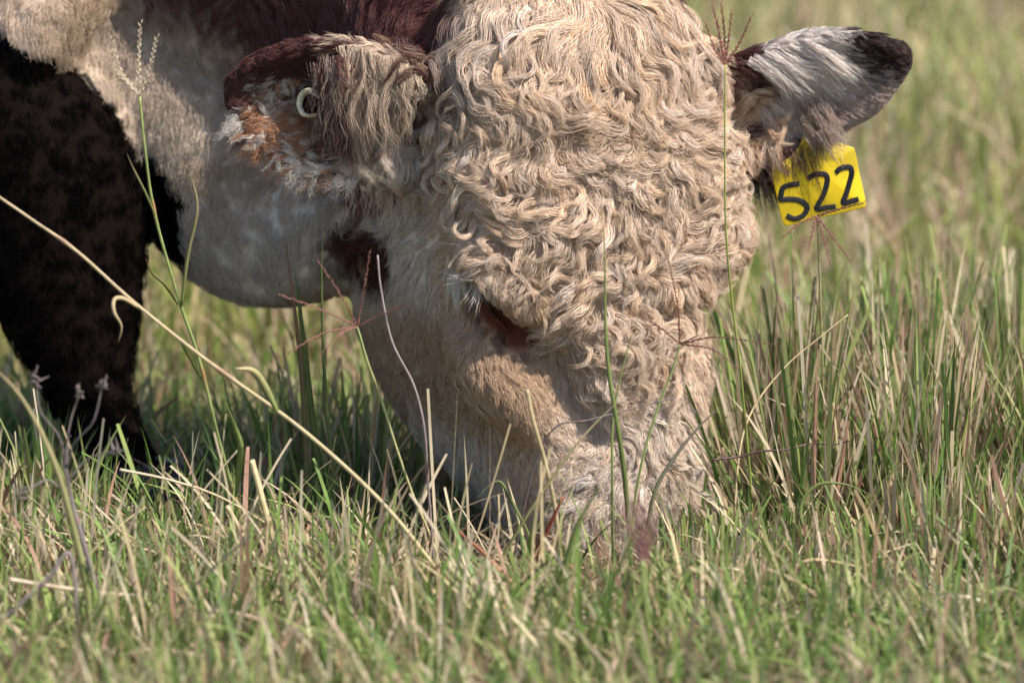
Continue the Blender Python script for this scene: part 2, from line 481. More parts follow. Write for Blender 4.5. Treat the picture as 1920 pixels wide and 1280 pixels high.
def coat(p):
    """Base colour of hide and hair at world points."""
    x, v, w, z = classify(p)
    n = len(p)
    n1, n2 = noise(p, .05, 3), noise(p, .16, 4)
    # trunk, neck, legs
    c = np.tile(MAROON * 1.15, (n, 1))
    k = np.argmin(np.linalg.norm(p[:, None, :2] - NECK_PATH[None, ::2, :2], axis=2), 1)
    dz = p[:, 2] - NECK_PATH[::2, 2][k]
    under = sstep(.60, .54, p[:, 2] + .03 * n1) * sstep(.04, -.04, dz - (-.02 - (p[:, 0] + .42) * .35) + .03 * n1) * (p[:, 0] > -.85)
    stain_shade = np.clip(sstep(-.1, .7, n2 + .4) * .9 * sstep(.27, .40, p[:, 2]) + .5 * sstep(.30, .42, p[:, 2]), 0, .9) * sstep(-.50, -.42, p[:, 0])  # tan staining, strengthened to darken the neck where the head's shadow falls
    c = mixc(c, mixc(mixc(CREAM * 1.05, np.array((.56, .48, .415)), sstep(-.50, -.40, p[:, 0])), np.array((.43, .315, .21)), stain_shade), under)  # neck white dulled for the shade on it; chest fold kept bright as sunlit
    for i, lp in enumerate(LEG_PATHS):
        dl = path_dist(p, lp[:, :3], lp[:, 3])
        front = (p[:, 1] > .30) if i == 0 else np.ones(n, bool)
        on = (dl < (.035 if i == 0 else .012)) & (p[:, 2] < .56)
        if i == 0: on &= (p[:, 2] < .466 + .012 * n1 - np.where(p[:, 0] > -.45, 1.1, .3) * (p[:, 0] + .45))
        c = np.where(on[:, None], DARK, c)
    # head
    face = mixc(CREAM, WHITE * .9, sstep(-.07, -.15, w) * .75)
    face = mixc(face, TAN, .32 * sstep(.2, 1, n2) * (w > -.1))
    face = mixc(face, np.array((.74, .63, .54)), .7 * sstep(.30, .38, v) * sstep(-.05, -.01, w))
    face = mixc(face, PINK * 1.1, sstep(.485, .53, v) * .8)
    face = mixc(face, TAN * .85, .75 * sstep(.075, .03, np.hypot(x + .13, (v - .325) * .8)))  # tan staining plus painted partial shade on the left cheek bulge
    behind = sstep(.025, -.02, w - np.interp(v, (-.05, .05, .085, .12), (-.085, -.085, -.12, -.5)) - .02 * (x > 0) + .012 * n1)
    face = mixc(face, MAROON, behind)
    patch = sstep(.042, .028, np.hypot((v - .222) * .95, (w + .262) * .72) + .008 * n1) * (x < 0)
    face = mixc(face, MAROON * .7, patch)
    sd, st = slit_dist(p)
    face = mixc(face, LID * (1.25 - .75 * sstep(.45, .0, st))[:, None], sstep(.027, .012, sd + .003 * n1))
    face = mixc(face, LID * 1.3, sstep(.010, .004, np.linalg.norm(np.stack((np.abs(x) - .147, v - .222, w + .040), -1), axis=-1) * .8))
    c = np.where(z['head'][:, None], face, c)
    # ears
    s, t, h = EAR_A.coords(p)
    inner = mixc(ORANGE, WHITE * .85, sstep(.0, .5, noise(p, .035, 5) + .15 * (t < 0)))
    inner = mixc(inner, MAROON * .9, sstep(.35, .9, t + .5 * sstep(.3, .5, s)) * sstep(.2, .35, s))
    ca = mixc(inner, MAROON, sstep(.74, .86, s + .05 * n1))
    ca = mixc(ca, MAROON * .55, sstep(.52, .40, s) * sstep(.22, .34, s) * (t < .6))
    ca = mixc(ca, CREAM, sstep(.34, .24, s + .06 * n1))
    ca = mixc(ca, CREAM * .9, sstep(.85, .98, t) * sstep(.55, .4, s))
    c = np.where(z['ea'][:, None], ca, c)
    s, t, h = EAR_B.coords(p)
    taupe = mixc(np.array((.78, .69, .63)), PINK * .75, sstep(.2, -.7, t) * .7)
    cb = mixc(MAROON * .8, taupe, sstep(.25, .36, s + .04 * n1))
    cb = mixc(cb, np.array((.040, .022, .018)), sstep(.58, .80, s + .06 * n1 + .06 * t) * (1 - .85 * sstep(.05, -.55, t) * sstep(.97, .85, s)))
    c = np.where(z['eb'][:, None], cb, c)
    return c

# the body mesh itself
cow = empty('cow', (float(HEAD0[0]), 0.12, 0.0))
tag(cow, 'red brown cow with curly cream face grazing, head down in the grass', 'cow')
att = COW_ME.color_attributes.new('col', 'FLOAT_COLOR', 'POINT')
c4 = np.ones((NV, 4), np.float32)
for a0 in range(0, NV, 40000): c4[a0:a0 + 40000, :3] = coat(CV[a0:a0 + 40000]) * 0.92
att.data.foreach_set('color', c4.ravel())
COW_ME.polygons.foreach_set('use_smooth', np.ones(len(COW_ME.polygons), bool))
COW_ME.name = 'body'
body = link_mesh('body', COW_ME, M_HIDE, cow)
for leg in LEGS:
    e, d = leg[-1][0].copy(), unit(leg[-1][0] - leg[-2][0])
    fwd = unit(np.array((d[0], d[1], 0)))
    hb = Bag()
    for sd in (-1, 1):
        sv = np.cross(fwd, (0, 0, 1)) * sd * .021
        rings = []
        for zz, ra, off in ((.062, .022, -.010), (.052, .027, -.004), (.03, .031, .006), (.012, .034, .012), (.003, .034, .014), (.001, .028, .012)):
            a = np.linspace(0, 2 * math.pi, 18, endpoint=False)
            q = np.array((e[0], e[1], 0)) + sv + fwd * off
            rings.append(q + np.outer(np.cos(a), fwd) * ra * 1.25 + np.outer(np.sin(a), np.cross(fwd, (0, 0, 1))) * ra * .62 + np.array((0, 0, zz)))
        hb.add(sweep_rings(rings), (.022, .016, .013))
    link_mesh('hoof', hb.mesh('hoof'), M_HOOF, cow)

# ------------------------------------------------------------------ hair
tri = np.empty(len(COW_ME.loop_triangles) * 3, np.int32)
COW_ME.calc_loop_triangles()
tri = np.empty(len(COW_ME.loop_triangles) * 3, np.int32)
COW_ME.loop_triangles.foreach_get('vertices', tri)
tri = tri.reshape(-1, 3)
TC = CV[tri].mean(1)
near = (TC[:, 1] < 1.0) & (TC[:, 0] > -.85)
BVH = BVHTree.FromPolygons([Vector(c) for c in CV], tri[near].tolist())
T_AREA = 0.5 * np.linalg.norm(np.cross(CV[tri[:, 1]] - CV[tri[:, 0]], CV[tri[:, 2]] - CV[tri[:, 0]]), axis=1)
TN = unit(CN[tri].mean(1))
_x, _v, _w, T_Z = classify(TC)
T_EYE = slit_dist(TC)[0]
T_FRONT = TN @ EW
T_VIS = (TC[:, 0] > -.75) & (TC[:, 1] < .75)

T_DARK = coat(TC).max(1) < .02 if len(TC) < 50000 else np.concatenate([coat(TC[i:i + 40000]).max(1) < .02 for i in range(0, len(TC), 40000)])
def scatter(weight, n):
    """n points on the body with density proportional to weight per triangle."""
    wgt = weight * T_AREA
    i = rng.choice(len(tri), n, p=wgt / wgt.sum())
    a, b = rng.random(n), rng.random(n)
    fl = a + b > 1
    a[fl], b[fl] = 1 - a[fl], 1 - b[fl]
    q = CV[tri[i]]; m = CN[tri[i]]
    p = q[:, 0] + a[:, None] * (q[:, 1] - q[:, 0]) + b[:, None] * (q[:, 2] - q[:, 0])
    nn = unit(m[:, 0] + a[:, None] * (m[:, 1] - m[:, 0]) + b[:, None] * (m[:, 2] - m[:, 0]))
    return p, nn

def grow(p, n, d, length, amp, wl, lift, phase, M, gravity=0.0, follow=True, hook=0.0):
    """Guide curves: walk over the hide from p along d, swinging from side to side; returns points, sides and normals."""
    N = len(p)
    bc = lambda a: np.broadcast_to(np.asarray(a, float), (N,)).copy()
    length, amp, wl, lift, phase = map(bc, (length, amp, wl, lift, phase))
    d = unit(d - n * (d * n).sum(1, keepdims=True))
    G, B, Nn = np.empty((N, M, 3)), np.empty((N, M, 3)), np.empty((N, M, 3))
    s = p.copy(); nn = n.copy()
    step = length / (M - 1)
    for i in range(M):
        f = i / (M - 1)
        arc = step * i
        ang = amp * np.sin(2 * math.pi * arc / wl + phase) * min(1, .35 + 1.6 * f) + hook * max(0, f - .55) ** 2 * 6
        side = np.cross(nn, d)
        go = d * np.cos(ang)[:, None] + side * np.sin(ang)[:, None]
        hgt = lift * (1 - math.exp(-3.2 * f)) * (1 + .45 * np.sin(2 * math.pi * arc / wl * .8 + phase * 1.7 + 1.2) * np.minimum(amp, 1.2))
        G[:, i] = s + nn * hgt[:, None]
        B[:, i] = np.cross(nn, go); Nn[:, i] = nn
        s = s + go * step[:, None]
        if gravity: d = unit(d + np.array((0, 0, -gravity)) * (1.0 / M))
        if follow and i < M - 1:
            for j in range(N):
                loc, no, _, dist = BVH.find_nearest(s[j], 0.05)
                if loc is not None and dist < 0.02:
                    s[j] = loc
                    nn[j] = 0.6 * nn[j] + 0.4 * np.array(no)
            nn = unit(nn)
            d = unit(d - nn * (d * nn).sum(1, keepdims=True) * (0.0 if gravity else 1.0))
    return G, B, Nn

def strands(G, B, Nn, col, k, rad, width, tipr=.25, frizz=.0006, colvar=.12, lenvar=.25):
    """Turns each guide into k strands spread across the lock. Returns points, radii, colours."""
    N, M, _ = G.shape
    rad = np.broadcast_to(np.asarray(rad, float), (N,))
    a = rng.uniform(0, 2 * math.pi, (N, k)); r = np.sqrt(rng.random((N, k)))
    ox, oy = r * np.cos(a), r * np.sin(a) * .5
    f = np.linspace(0, 1, M)
    prof = np.interp(f, (0, .15, .45, .8, 1), (1.15, 1.0, .85, .55, tipr))
    ln = 1 - lenvar * rng.random((N, k))
    pos = f[None, None] * ln[..., None] * (M - 1)
    i0 = np.minimum(pos.astype(int), M - 2); fr = (pos - i0)[..., None]
    rows = np.arange(N)[:, None, None]
    g = G[rows, i0] * (1 - fr) + G[rows, i0 + 1] * fr
    b = B[rows, i0]; nm = Nn[rows, i0]
    sc = (rad[:, None, None] * prof[None, None])[..., None]
    pts = g + b * (ox[..., None, None] * sc) + nm * (oy[..., None, None] * sc)
    ph = rng.uniform(0, 6.28, (N, k, 1, 3)); fq = rng.uniform(1.0, 3.0, (N, k, 1, 3))
    pts = pts + frizz * np.sin(ph + fq * 6.28 * f[None, None, :, None]) * f[None, None, :, None] ** .7
    c = col[:, None] * (1 + colvar * rng.normal(size=(N, k, 1)))
    w = np.interp(f, (0, .6, 1), (1, .9, .25)) * width
    return pts.reshape(-1, M, 3), np.tile(w, (N * k, 1)), np.clip(c.reshape(-1, 3), .003, .95)

HAIRS = {}
def hair_add(name, res): HAIRS.setdefault(name, []).append(res)
def hair_flush(parent):
    for name, sets in HAIRS.items():
        sizes = np.concatenate([np.full(len(s[0]), s[0].shape[1], np.int32) for s in sets])
        pts = np.concatenate([s[0].reshape(-1, 3) for s in sets]).astype(np.float32)
        rad = np.concatenate([s[1].ravel() for s in sets]).astype(np.float32)
        col = np.concatenate([s[2] for s in sets])
        cu = bpy.data.hair_curves.new(name)
        cu.add_curves(sizes.tolist())
        cu.attributes['position'].data.foreach_set('vector', pts.ravel())
        ra = cu.attributes.get('radius') or cu.attributes.new('radius', 'FLOAT', 'POINT')
        ra.data.foreach_set('value', rad)
        ca = cu.attributes.new('col', 'FLOAT_COLOR', 'CURVE')
        c4 = np.ones((len(col), 4), np.float32); c4[:, :3] = col
        ca.data.foreach_set('color', c4.ravel())
        cu.materials.append(M_HAIR_BLACK if name == 'leg_hair' else M_HAIR)
        o = bpy.data.objects.new(name, cu)
        COL.objects.link(o)
        o.parent = parent
        o.matrix_parent_inverse = Matrix.Translation(-Vector(parent.location))

def H3(a, b, c):                                   # direction from head components
    return np.asarray(a, float)[..., None] * EX + np.asarray(b, float)[..., None] * EV + np.asarray(c, float)[..., None] * EW

def turn(d, n, ang):
    s = np.cross(n, d)
    return d * np.cos(ang)[:, None] + s * np.sin(ang)[:, None]

def face_hair():
    head = T_Z['head']
    edge = np.where(_v < .221, _w - np.interp(_v, (.06, .126, .183, .221), (-.15, -.130, -.075, -.022)),
                    _x - np.interp(_v, (.221, .254, .298, .327, .36, .40, .44, .5), (-.130, -.106, -.088, -.062, -.046, -.060, -.12, -.14)))
    curl = head * sstep(.0, .25, T_FRONT + .9 * sstep(.14, .02, _v) + .5 * (_x > 0)) * sstep(.515, .45, _v) * np.where(_x < 0, sstep(-.004, .012, edge), sstep(-.16, -.10, _w + .07 * (_v < .13))) * sstep(.018, .034, T_EYE)
    for kind, n_l, k in (('under', 2600, 24), ('top', 2600, 40), ('loose', 4400, 7)):
        p, n = scatter(curl * (1.0 + .4 * (_v < .3)), n_l)
        x, v, w = HL(p)
        nose = sstep(.29, .36, v)
        poll = sstep(.07, .0, v)
        out = np.clip(x / .11, -1.3, 1.3) * (.75 - .45 * poll)
        d = H3(out + .12, np.where(v < -.012, -1.0, 1.0) + 0 * v, 0 * v)
        d = unit(d - n * (d * n).sum(1, keepdims=True))
        d = turn(d, n, (noise(p, .075, 6) * .95 + noise(p, .032, 7) * .55) * (1 - .5 * poll) + rng.normal(0, .16, n_l))
        L = np.where(nose > .5, rng.uniform(.024, .042, n_l), rng.uniform(.048, .090, n_l)) + poll * rng.uniform(.02, .05, n_l)
        amp = rng.uniform(.80, 1.35, n_l) * (1 - .35 * nose) * (1 - .25 * poll)
        wl = (rng.uniform(.044, .066, n_l) + .012 * poll) * (1 - .2 * nose)
        lift = {'under': rng.uniform(.005, .010, n_l), 'top': rng.uniform(.006, .021, n_l), 'loose': rng.uniform(.007, .017, n_l)}[kind] * (1 - .60 * nose)
        brow_ = np.interp(slit_dist(p)[0], (.022, .075), (.22, 1)); brow_ = brow_ * (1 - .55 * sstep(.05, .10, x) * sstep(.24, .29, v)); L = L * brow_; lift = lift * brow_
        ph = 2 * math.pi * (v + .4 * np.abs(x)) / .085 + noise(p, .045, 8) * 3.4 + noise(p, .12, 9) * 3 + rng.normal(0, .4, n_l)
        G, B, Nn = grow(p, n, d, L, amp, wl, lift, ph, 16, hook=rng.normal(0, 1.1, n_l) * (1 - .5 * nose))
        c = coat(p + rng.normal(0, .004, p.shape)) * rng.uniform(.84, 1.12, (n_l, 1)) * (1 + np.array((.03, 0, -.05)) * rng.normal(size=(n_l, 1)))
        if kind == 'under': c = c * .45 + TAN * .42  # under layer coloured browner to deepen the shadows between locks
        rad = rng.uniform(.005, .009, n_l) if kind == 'loose' else np.clip(rng.lognormal(-5.2, .38, n_l), .0022, .0115) * (1 - .25 * nose)
        hair_add('curly_face_hair', strands(G, B, Nn, c, k, rad, .00019, tipr=.9 if kind == 'loose' else .24, colvar=.22, frizz=.0013))
    # short dense undercoat over the whole head
    wgt = head * sstep(.012, .024, T_EYE) * (T_FRONT > -.75)
    p, n = scatter(wgt, 9000)
    x, v, w = HL(p)
    side = sstep(-.03, -.09, w)
    d = H3(np.sign(x) * .35 * (1 - side), 1.0 - .25 * side, -.9 * side)
    d = unit(d - n * (d * n).sum(1, keepdims=True))
    d = turn(d, n, noise(p, .09, 9) * .45 + rng.normal(0, .15, len(p)))
    L = (rng.uniform(.012, .020, len(p)) + .008 * side) * np.interp(slit_dist(p)[0], (0, .015, .04), (.3, .45, 1))
    G, B, Nn = grow(p, n, d, L, rng.uniform(.1, .5, len(p)), .03, rng.uniform(.002, .005, len(p)) * (1 - .4 * smooth_at(x, v)), noise(p, .04, 8) * 3, 6)
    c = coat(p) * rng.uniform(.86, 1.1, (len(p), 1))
    hair_add('face_undercoat', strands(G, B, Nn, c, 15, .0045, .00021, tipr=.6, lenvar=.4))
    cz = head * (_x < 0) * sstep(.085, .05, np.hypot(_x + .125, (_v - .335) * .8)) * sstep(.012, .02, T_EYE)
    p, n = scatter(cz, 2600)
    x, v, w = HL(p)
    d = turn(unit(H3(.35 + 0 * x, 1 + 0 * x, -.35 + 0 * x)), n, noise(p, .06, 9) * .4 + rng.normal(0, .18, len(p)))
    G, B, Nn = grow(p, n, d, rng.uniform(.012, .022, len(p)), rng.uniform(.1, .4, len(p)), .035, rng.uniform(.0025, .005, len(p)), noise(p, .04, 8) * 3, 7)
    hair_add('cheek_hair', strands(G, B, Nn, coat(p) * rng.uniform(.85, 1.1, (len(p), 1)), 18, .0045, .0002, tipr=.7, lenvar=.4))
    # wavy tufts on the cheek below and behind the eye
    wgt = head * (_x < .0) * sstep(.30, .36, _v) * sstep(.53, .47, _v) * sstep(.55, .25, T_FRONT) * (T_FRONT > -.45)
    p, n = scatter(wgt, 1300)
    x, v, w = HL(p)
    d = H3(.45 * np.ones(len(p)), np.ones(len(p)), -.5 * np.ones(len(p)))
    d = turn(unit(d - n * (d * n).sum(1, keepdims=True)), n, noise(p, .07, 10) * .6 + rng.normal(0, .2, len(p)))
    G, B, Nn = grow(p, n, d, rng.uniform(.022, .036, len(p)), rng.uniform(.4, .8, len(p)), .036, rng.uniform(.003, .006, len(p)), noise(p, .05, 8) * 3, 10)
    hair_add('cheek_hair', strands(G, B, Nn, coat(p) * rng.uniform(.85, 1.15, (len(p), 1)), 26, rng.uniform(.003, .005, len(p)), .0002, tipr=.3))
    # straight white hair of the temple, and the lashes
    n_l = 110
    u = .85 * rng.random(n_l); q = rng.normal(0, .0035, (n_l, 2))
    p = HW(-.150 + .008 * u, .222 + .014 * u + q[:, 0], -.080 + .056 * u + q[:, 1])
    nr = [BVH.find_nearest(Vector(a)) for a in p]
    p = np.array([a[0] for a in nr]); n = np.array([a[1] for a in nr])
    d = unit(np.array((-.42, -.45, -.85)) + np.outer(u - .5, (.5, 0, 0)) + rng.normal(0, .14, (n_l, 3)))
    G, B, Nn = grow(p, n, d, rng.uniform(.022, .046, n_l), .12, .05, rng.uniform(.005, .013, n_l), rng.uniform(0, 6, n_l), 8, follow=False)
    hair_add('eyelashes', strands(G, B, Nn, np.tile(np.array((.74, .67, .60)), (n_l, 1)), 6, .0024, .00013, tipr=1.2, colvar=.1, lenvar=.5))

def smooth_at(x, v):
    return sstep(.05, .02, np.hypot(np.abs(x) - .128, (v - .318) * .8))

def ear_hair(e, key, first):
    e_s, e_t, e_h = e.coords(TC)
    on = T_Z[key].astype(float)
    # short coat along the ear
    p, n = scatter(on * (1 + 1.5 * (TN @ e.o > 0)), 3600)
    s, t, h = e.coords(p)
    inner = (n @ e.o > 0)
    d = np.tile(e.a, (len(p), 1)) + np.where(inner, -.55 if first else -.45, 0)[:, None] * np.array((0, 0, 1.0)) + rng.normal(0, .22, (len(p), 3))
    L = rng.uniform(.012, .022, len(p)) * (1 + .8 * inner * (s < .7))
    G, B, Nn = grow(p, n, unit(d), L, rng.uniform(.05, .35, len(p)), .04, rng.uniform(.002, .007, len(p)), rng.uniform(0, 6, len(p)), 7)
    hair_add('ear_hair', strands(G, B, Nn, coat(p + rng.normal(0, .007, p.shape)) * rng.uniform(.8, 1.2, (len(p), 1)), 18, .0032, .0002, tipr=.6, lenvar=.45))
    if first:
        # cream mane spilling over the ear from its root and front rim, hanging down
        GREYB = np.array((.34, .26, .21))
        for n_l, s0, ds, t0, t1, L0, L1, cc, k, hh in ((170, .28, .07, .35, 1.0, .040, .125, CREAM * 1.05, 18, .010), (120, .31, .08, .2, .95, .04, .12, GREYB, 14, .010), (90, .40, .06, .0, .9, .05, .145, MAROON * 1.6, 9, .012), (60, .33, .08, .1, .95, .05, .13, TAN * .75, 10, .012),
                                                   (52, .48, .045, .1, .9, .03, .11, MAROON * 1.2, 6, .028), (48, .48, .05, .1, .9, .03, .10, GREYB, 6, .028),
                                                   (40, .37, .07, -.3, .6, .08, .155, MAROON * 1.5, 6, .020), (46, .32, .08, -.4, .5, .07, .150, CREAM, 7, .020), (120, .20, .07, -.9, .2, .03, .07, CREAM * .97, 18, .006), (130, .11, .06, -.2, 1.0, .018, .035, CREAM, 22, .008)):
            ss, tt = np.clip(rng.normal(s0, ds, n_l), -.02, .6), rng.uniform(t0, t1, n_l)
            p = e.at(ss, tt, hh); n = np.tile(e.o, (n_l, 1))
            d = unit(np.array((.10, -.22, -1.0)) + rng.normal(0, .13, (n_l, 3)) + np.outer(.10 + 0 * ss, e.a))
            G, B, Nn = grow(p, n, d, rng.uniform(L0, L1, n_l), rng.uniform(.15, .65, n_l), .075, rng.uniform(.003, .016, n_l), rng.uniform(0, 6, n_l), 12, gravity=.9, follow=False)
            hair_add('ear_fringe', strands(G, B, Nn, np.asarray(cc) * rng.uniform(.7, 1.15, (n_l, 1)), k, rng.uniform(.0015, .0055, n_l), .00016, tipr=.6, lenvar=.6, colvar=.25, frizz=.0022))
        # soft hair standing off the upper rim
        n_l = 150
        ss = rng.uniform(.05, .55, n_l)
        p = e.at(ss, rng.uniform(.8, .98, n_l), .002); n = np.tile(e.b, (n_l, 1))
        d = unit(e.a * rng.normal(.35, .35, (n_l, 1)) + np.array((0, -.1, .6)) + rng.normal(0, .2, (n_l, 3)))
        G, B, Nn = grow(p, n, d, rng.uniform(.012, .034, n_l), .2, .06, rng.uniform(.002, .008, n_l), rng.uniform(0, 6, n_l), 8, follow=False)
        hair_add('ear_fringe', strands(G, B, Nn, CREAM * rng.uniform(.7, 1.15, (n_l, 1)), 9, .004, .00012, tipr=1.3, lenvar=.6))
        # woolly tufts inside the cup: white, rust and dark
        n_l = 420
        ss, tt = rng.uniform(.42, .86, n_l), rng.uniform(-.95, .45, n_l)
        p = e.at(ss, tt, .008)
        d = unit(e.a * rng.normal(.7, .3, (n_l, 1)) + np.array((0, -.35, -.35)) + rng.normal(0, .35, (n_l, 3)))
        wh = noise(p, .030, 5) + .25 * (tt < 0) + rng.normal(0, .25, n_l)
        cc = np.where((wh > .05)[:, None], WHITE, np.where((wh > -.45)[:, None], ORANGE * 1.2, MAROON))
        G, B, Nn = grow(p, np.tile(e.o, (n_l, 1)), d, rng.uniform(.014, .030, n_l), .35, .04, rng.uniform(.004, .010, n_l), rng.uniform(0, 6, n_l), 8, follow=False)
        hair_add('ear_hair', strands(G, B, Nn, cc * rng.uniform(.75, 1.1, (n_l, 1)), 18, .0032, .00015, tipr=.9, lenvar=.6, frizz=.0018))
        # tufts along the lower rim
        n_l = 320
        ss = rng.uniform(.3, .93, n_l)
        p = e.at(ss, rng.uniform(-1.0, -.35, n_l), .006)
        d = unit(e.a * .6 + np.array((0, -.2, -.8)) + rng.normal(0, .25, (n_l, 3)))
        G, B, Nn = grow(p, np.tile(e.o, (n_l, 1)), d, rng.uniform(.02, .035, n_l), .25, .05, rng.uniform(.003, .008, n_l), rng.uniform(0, 6, n_l), 8, follow=False)
        hair_add('ear_hair', strands(G, B, Nn, np.where((noise(p, .028, 6) + rng.normal(0, .2, n_l) > -.1)[:, None], WHITE * .9, coat(e.at(ss, np.full(n_l, -.6)))) * rng.uniform(.75, 1.05, (n_l, 1)), 24, .0045, .00014, tipr=1.1, lenvar=.65, frizz=.0025))
    else:
        for n_l, s0, s1, t0, t1, L0, L1, cc, k, dd, h0, h1 in ((420, .26, .58, -.3, .98,   .040, .065, np.array((.80, .71, .65)), 20, (.80, -.1, -.32), .004, .012), (280, .18, .48, -.7, .3, .040, .065, np.array((.66, .56, .49)), 18, (.62, -.15, -.75), .008, .022),
                                                   (120, .14, .36, -1.0, -.5, .022, .040, np.array((.19, .105, .085)), 12, (.5, -.15, -.8), .008, .020), (90, .40, .54, -.75, -.2, .022, .036, np.array((.40, .30, .25)), 14, (.55, -.25, -.75), .020, .034), (90, .10, .27, -.9, .9, .02, .035, MAROON, 16, (.9, -.1, -.3), .004, .012),
                                                   (260, .08, .40, -1.0, -.1, .045, .080, np.array((.06, .03, .025)), 14, (.25, -.2, -1.0), .006, .02), (34, .34, .50, -1.0, -.5, .035, .065, np.array((.09, .05, .04)), 3, (.2, -.25, -1.0), .012, .026), (14, .26, .32, -1.0, -.3, .08, .120, MAROON * .8, 8, (.05, -.2, -1.0), .01, .02)):
            ss, tt = rng.uniform(s0, s1, n_l), rng.uniform(t0, t1, n_l)
            p = e.at(ss, tt, rng.uniform(h0, h1, n_l))
            d = unit(np.array(dd) + rng.normal(0, .12, (n_l, 3)))
            G, B, Nn = grow(p, np.tile(e.o, (n_l, 1)), d, rng.uniform(L0, L1, n_l), rng.uniform(.03, .18, n_l), .1, rng.uniform(.003, .010, n_l), rng.uniform(0, 6, n_l), 10, gravity=.5, follow=False)
            hair_add('ear_fringe', strands(G, B, Nn, np.asarray(cc) * rng.uniform(.75, 1.15, (n_l, 1)), k, rng.uniform(.002, .006, n_l), .00016, tipr=.7, lenvar=.55, frizz=.0015))

def body_hair():
    rest = (~T_Z['head']) & (~T_Z['ea']) & (~T_Z['eb']) & ~T_DARK
    # neck, dewlap, chest
    p, n = scatter((rest & T_VIS & (TC[:, 2] > .22)).astype(float), 13000)
    d = np.tile(np.array((-.25, -.1, -.9)), (len(p), 1)) + np.outer(noise(p, .14, 2), (.5, 0, .1))
    crest = (coat(p)[:, 0] < .3) & (p[:, 2] > .42) & (p[:, 1] > .12)
    L = np.where(crest, rng.uniform(.03, .055, len(p)), rng.uniform(.012, .024, len(p)))
    G, B, Nn = grow(p, n, d, L, np.where(crest, .8, .3), .045, np.where(crest, .006, rng.uniform(.002, .004, len(p))), noise(p, .06, 8) * 3, 8)
    hair_add('neck_hair', strands(G, B, Nn, coat(p + rng.normal(0, .004, p.shape)) * np.where(crest, rng.uniform(.75, 1.2, len(p)), rng.uniform(.94, 1.05, len(p)))[:, None], 20, np.where(crest, .006, .012), .00022, tipr=.95, lenvar=.5))
    # short black coat of the foreleg
    p, n = scatter((T_DARK & T_VIS).astype(float), 3000)
    G, B, Nn = grow(p, n, np.tile(np.array((.1, 0, -1.0)), (len(p), 1)), rng.uniform(.010, .020, len(p)), .15, .05, .002, rng.uniform(0, 6, len(p)), 5, follow=False)
    hair_add('leg_hair', strands(G, B, Nn, np.tile(DARK * .4, (len(p), 1)), 18, .010, .0002, tipr=1.0, lenvar=.5))
    # legs and the rest of the trunk, short
    p, n = scatter((rest & ((TC[:, 2] <= .24) | ~T_VIS)).astype(float), 9000)
    near_ = np.isin(np.arange(len(p)), np.arange(len(p)))
    d = np.tile(np.array((-.1, 0, -1.0)), (len(p), 1)) + BODY_AX * .5
    G, B, Nn = grow(p, n, d, rng.uniform(.010, .018, len(p)), .15, .05, .001, rng.uniform(0, 6, len(p)), 4, follow=False)
    hair_add('body_hair', strands(G, B, Nn, coat(p) * rng.uniform(.75, 1.2, (len(p), 1)), 8, .010, .00045, tipr=1.0, lenvar=.5))

face_hair()
ear_hair(EAR_A, 'ea', True)
ear_hair(EAR_B, 'eb', False)
body_hair()
hair_flush(cow)

# eyes: wet dark ball sunk below the brow, with a lower lid
M_EYE, _nt, _b = new_mat('wet_eye')
_b.inputs['Base Color'].default_value = (.012, .008, .006, 1); _b.inputs['Roughness'].default_value = .08
for sx in (1, -1):
    c = HW(EYE[0] * sx, EYE[1], EYE[2])
    loc, no, _, _ = BVH.find_nearest(Vector(c))
    c = np.array(loc) - np.array(no) * .0085
    eo = link_mesh('eye', mesh_np('eye', *ellipsoid(c, (.016, .016, .016))), M_EYE, cow)
    q = np.array([HW(-sx * (SLIT_A[0] + (SLIT_B[0] - SLIT_A[0]) * t), SLIT_A[1] + (SLIT_B[1] - SLIT_A[1]) * t, SLIT_A[2] + (SLIT_B[2] - SLIT_A[2]) * t) for t in np.linspace(-.1, .95, 9)])
    for off, rr in ((-1, .0042), (1, .0036)):
        lq = []
        for i, a in enumerate(q):
            h_ = BVH.find_nearest(Vector(a + (EW * .7 - EV * .7 * 1) * -off * .0075 * math.sin(math.pi * (i + .6) / 9.2)))
            lq.append(np.array(h_[0]) + np.array(h_[1]) * .001)
        link_mesh('eyelid', Bag().add(tube(lq, rr * np.sin(np.linspace(.35, 2.8, 9)), 8, up=no, n=26), LID * 1.1).mesh('eyelid'), M_HIDE, cow)

# ------------------------------------------------------------------ ear tags
def flat_slab(outline, thick, normal, col):
    """Extruded flat outline with a small chamfer; outline (n,3) counter-clockwise round normal."""
    o = np.asarray(outline); c = o.mean(0); nrm = unit(normal)
    ins = c + (o - c) * .985
    rings = [o * .5 + ins * .5 - nrm * thick * .5, o - nrm * thick * .3, o + nrm * thick * .3, ins + nrm * thick * .5]
    v, f = sweep_rings(np.array(rings))
    return v, f

def plain(name, rgb, rough=.45, spec=.4, mottle=.12, scale=80):
    m, nt, b = new_mat(name)
    tc = nt.nodes.new('ShaderNodeTexCoord'); nz = nt.nodes.new('ShaderNodeTexNoise')
    nz.inputs['Scale'].default_value = scale; nz.inputs['Detail'].default_value = 6
    rp = nt.nodes.new('ShaderNodeValToRGB')
    rp.color_ramp.elements[0].position = .3; rp.color_ramp.elements[0].color = (*[c * (1 - mottle * 2) for c in rgb], 1)
    rp.color_ramp.elements[1].position = .6; rp.color_ramp.elements[1].color = (*[c * (1 + mottle * .5) for c in rgb], 1)
    nt.links.new(tc.outputs['Object'], nz.inputs['Vector']); nt.links.new(nz.outputs[0], rp.inputs[0]); nt.links.new(rp.outputs[0], b.inputs['Base Color'])
    b.inputs['Roughness'].default_value = rough; b.inputs['Specular IOR Level'].default_value = spec
    return m

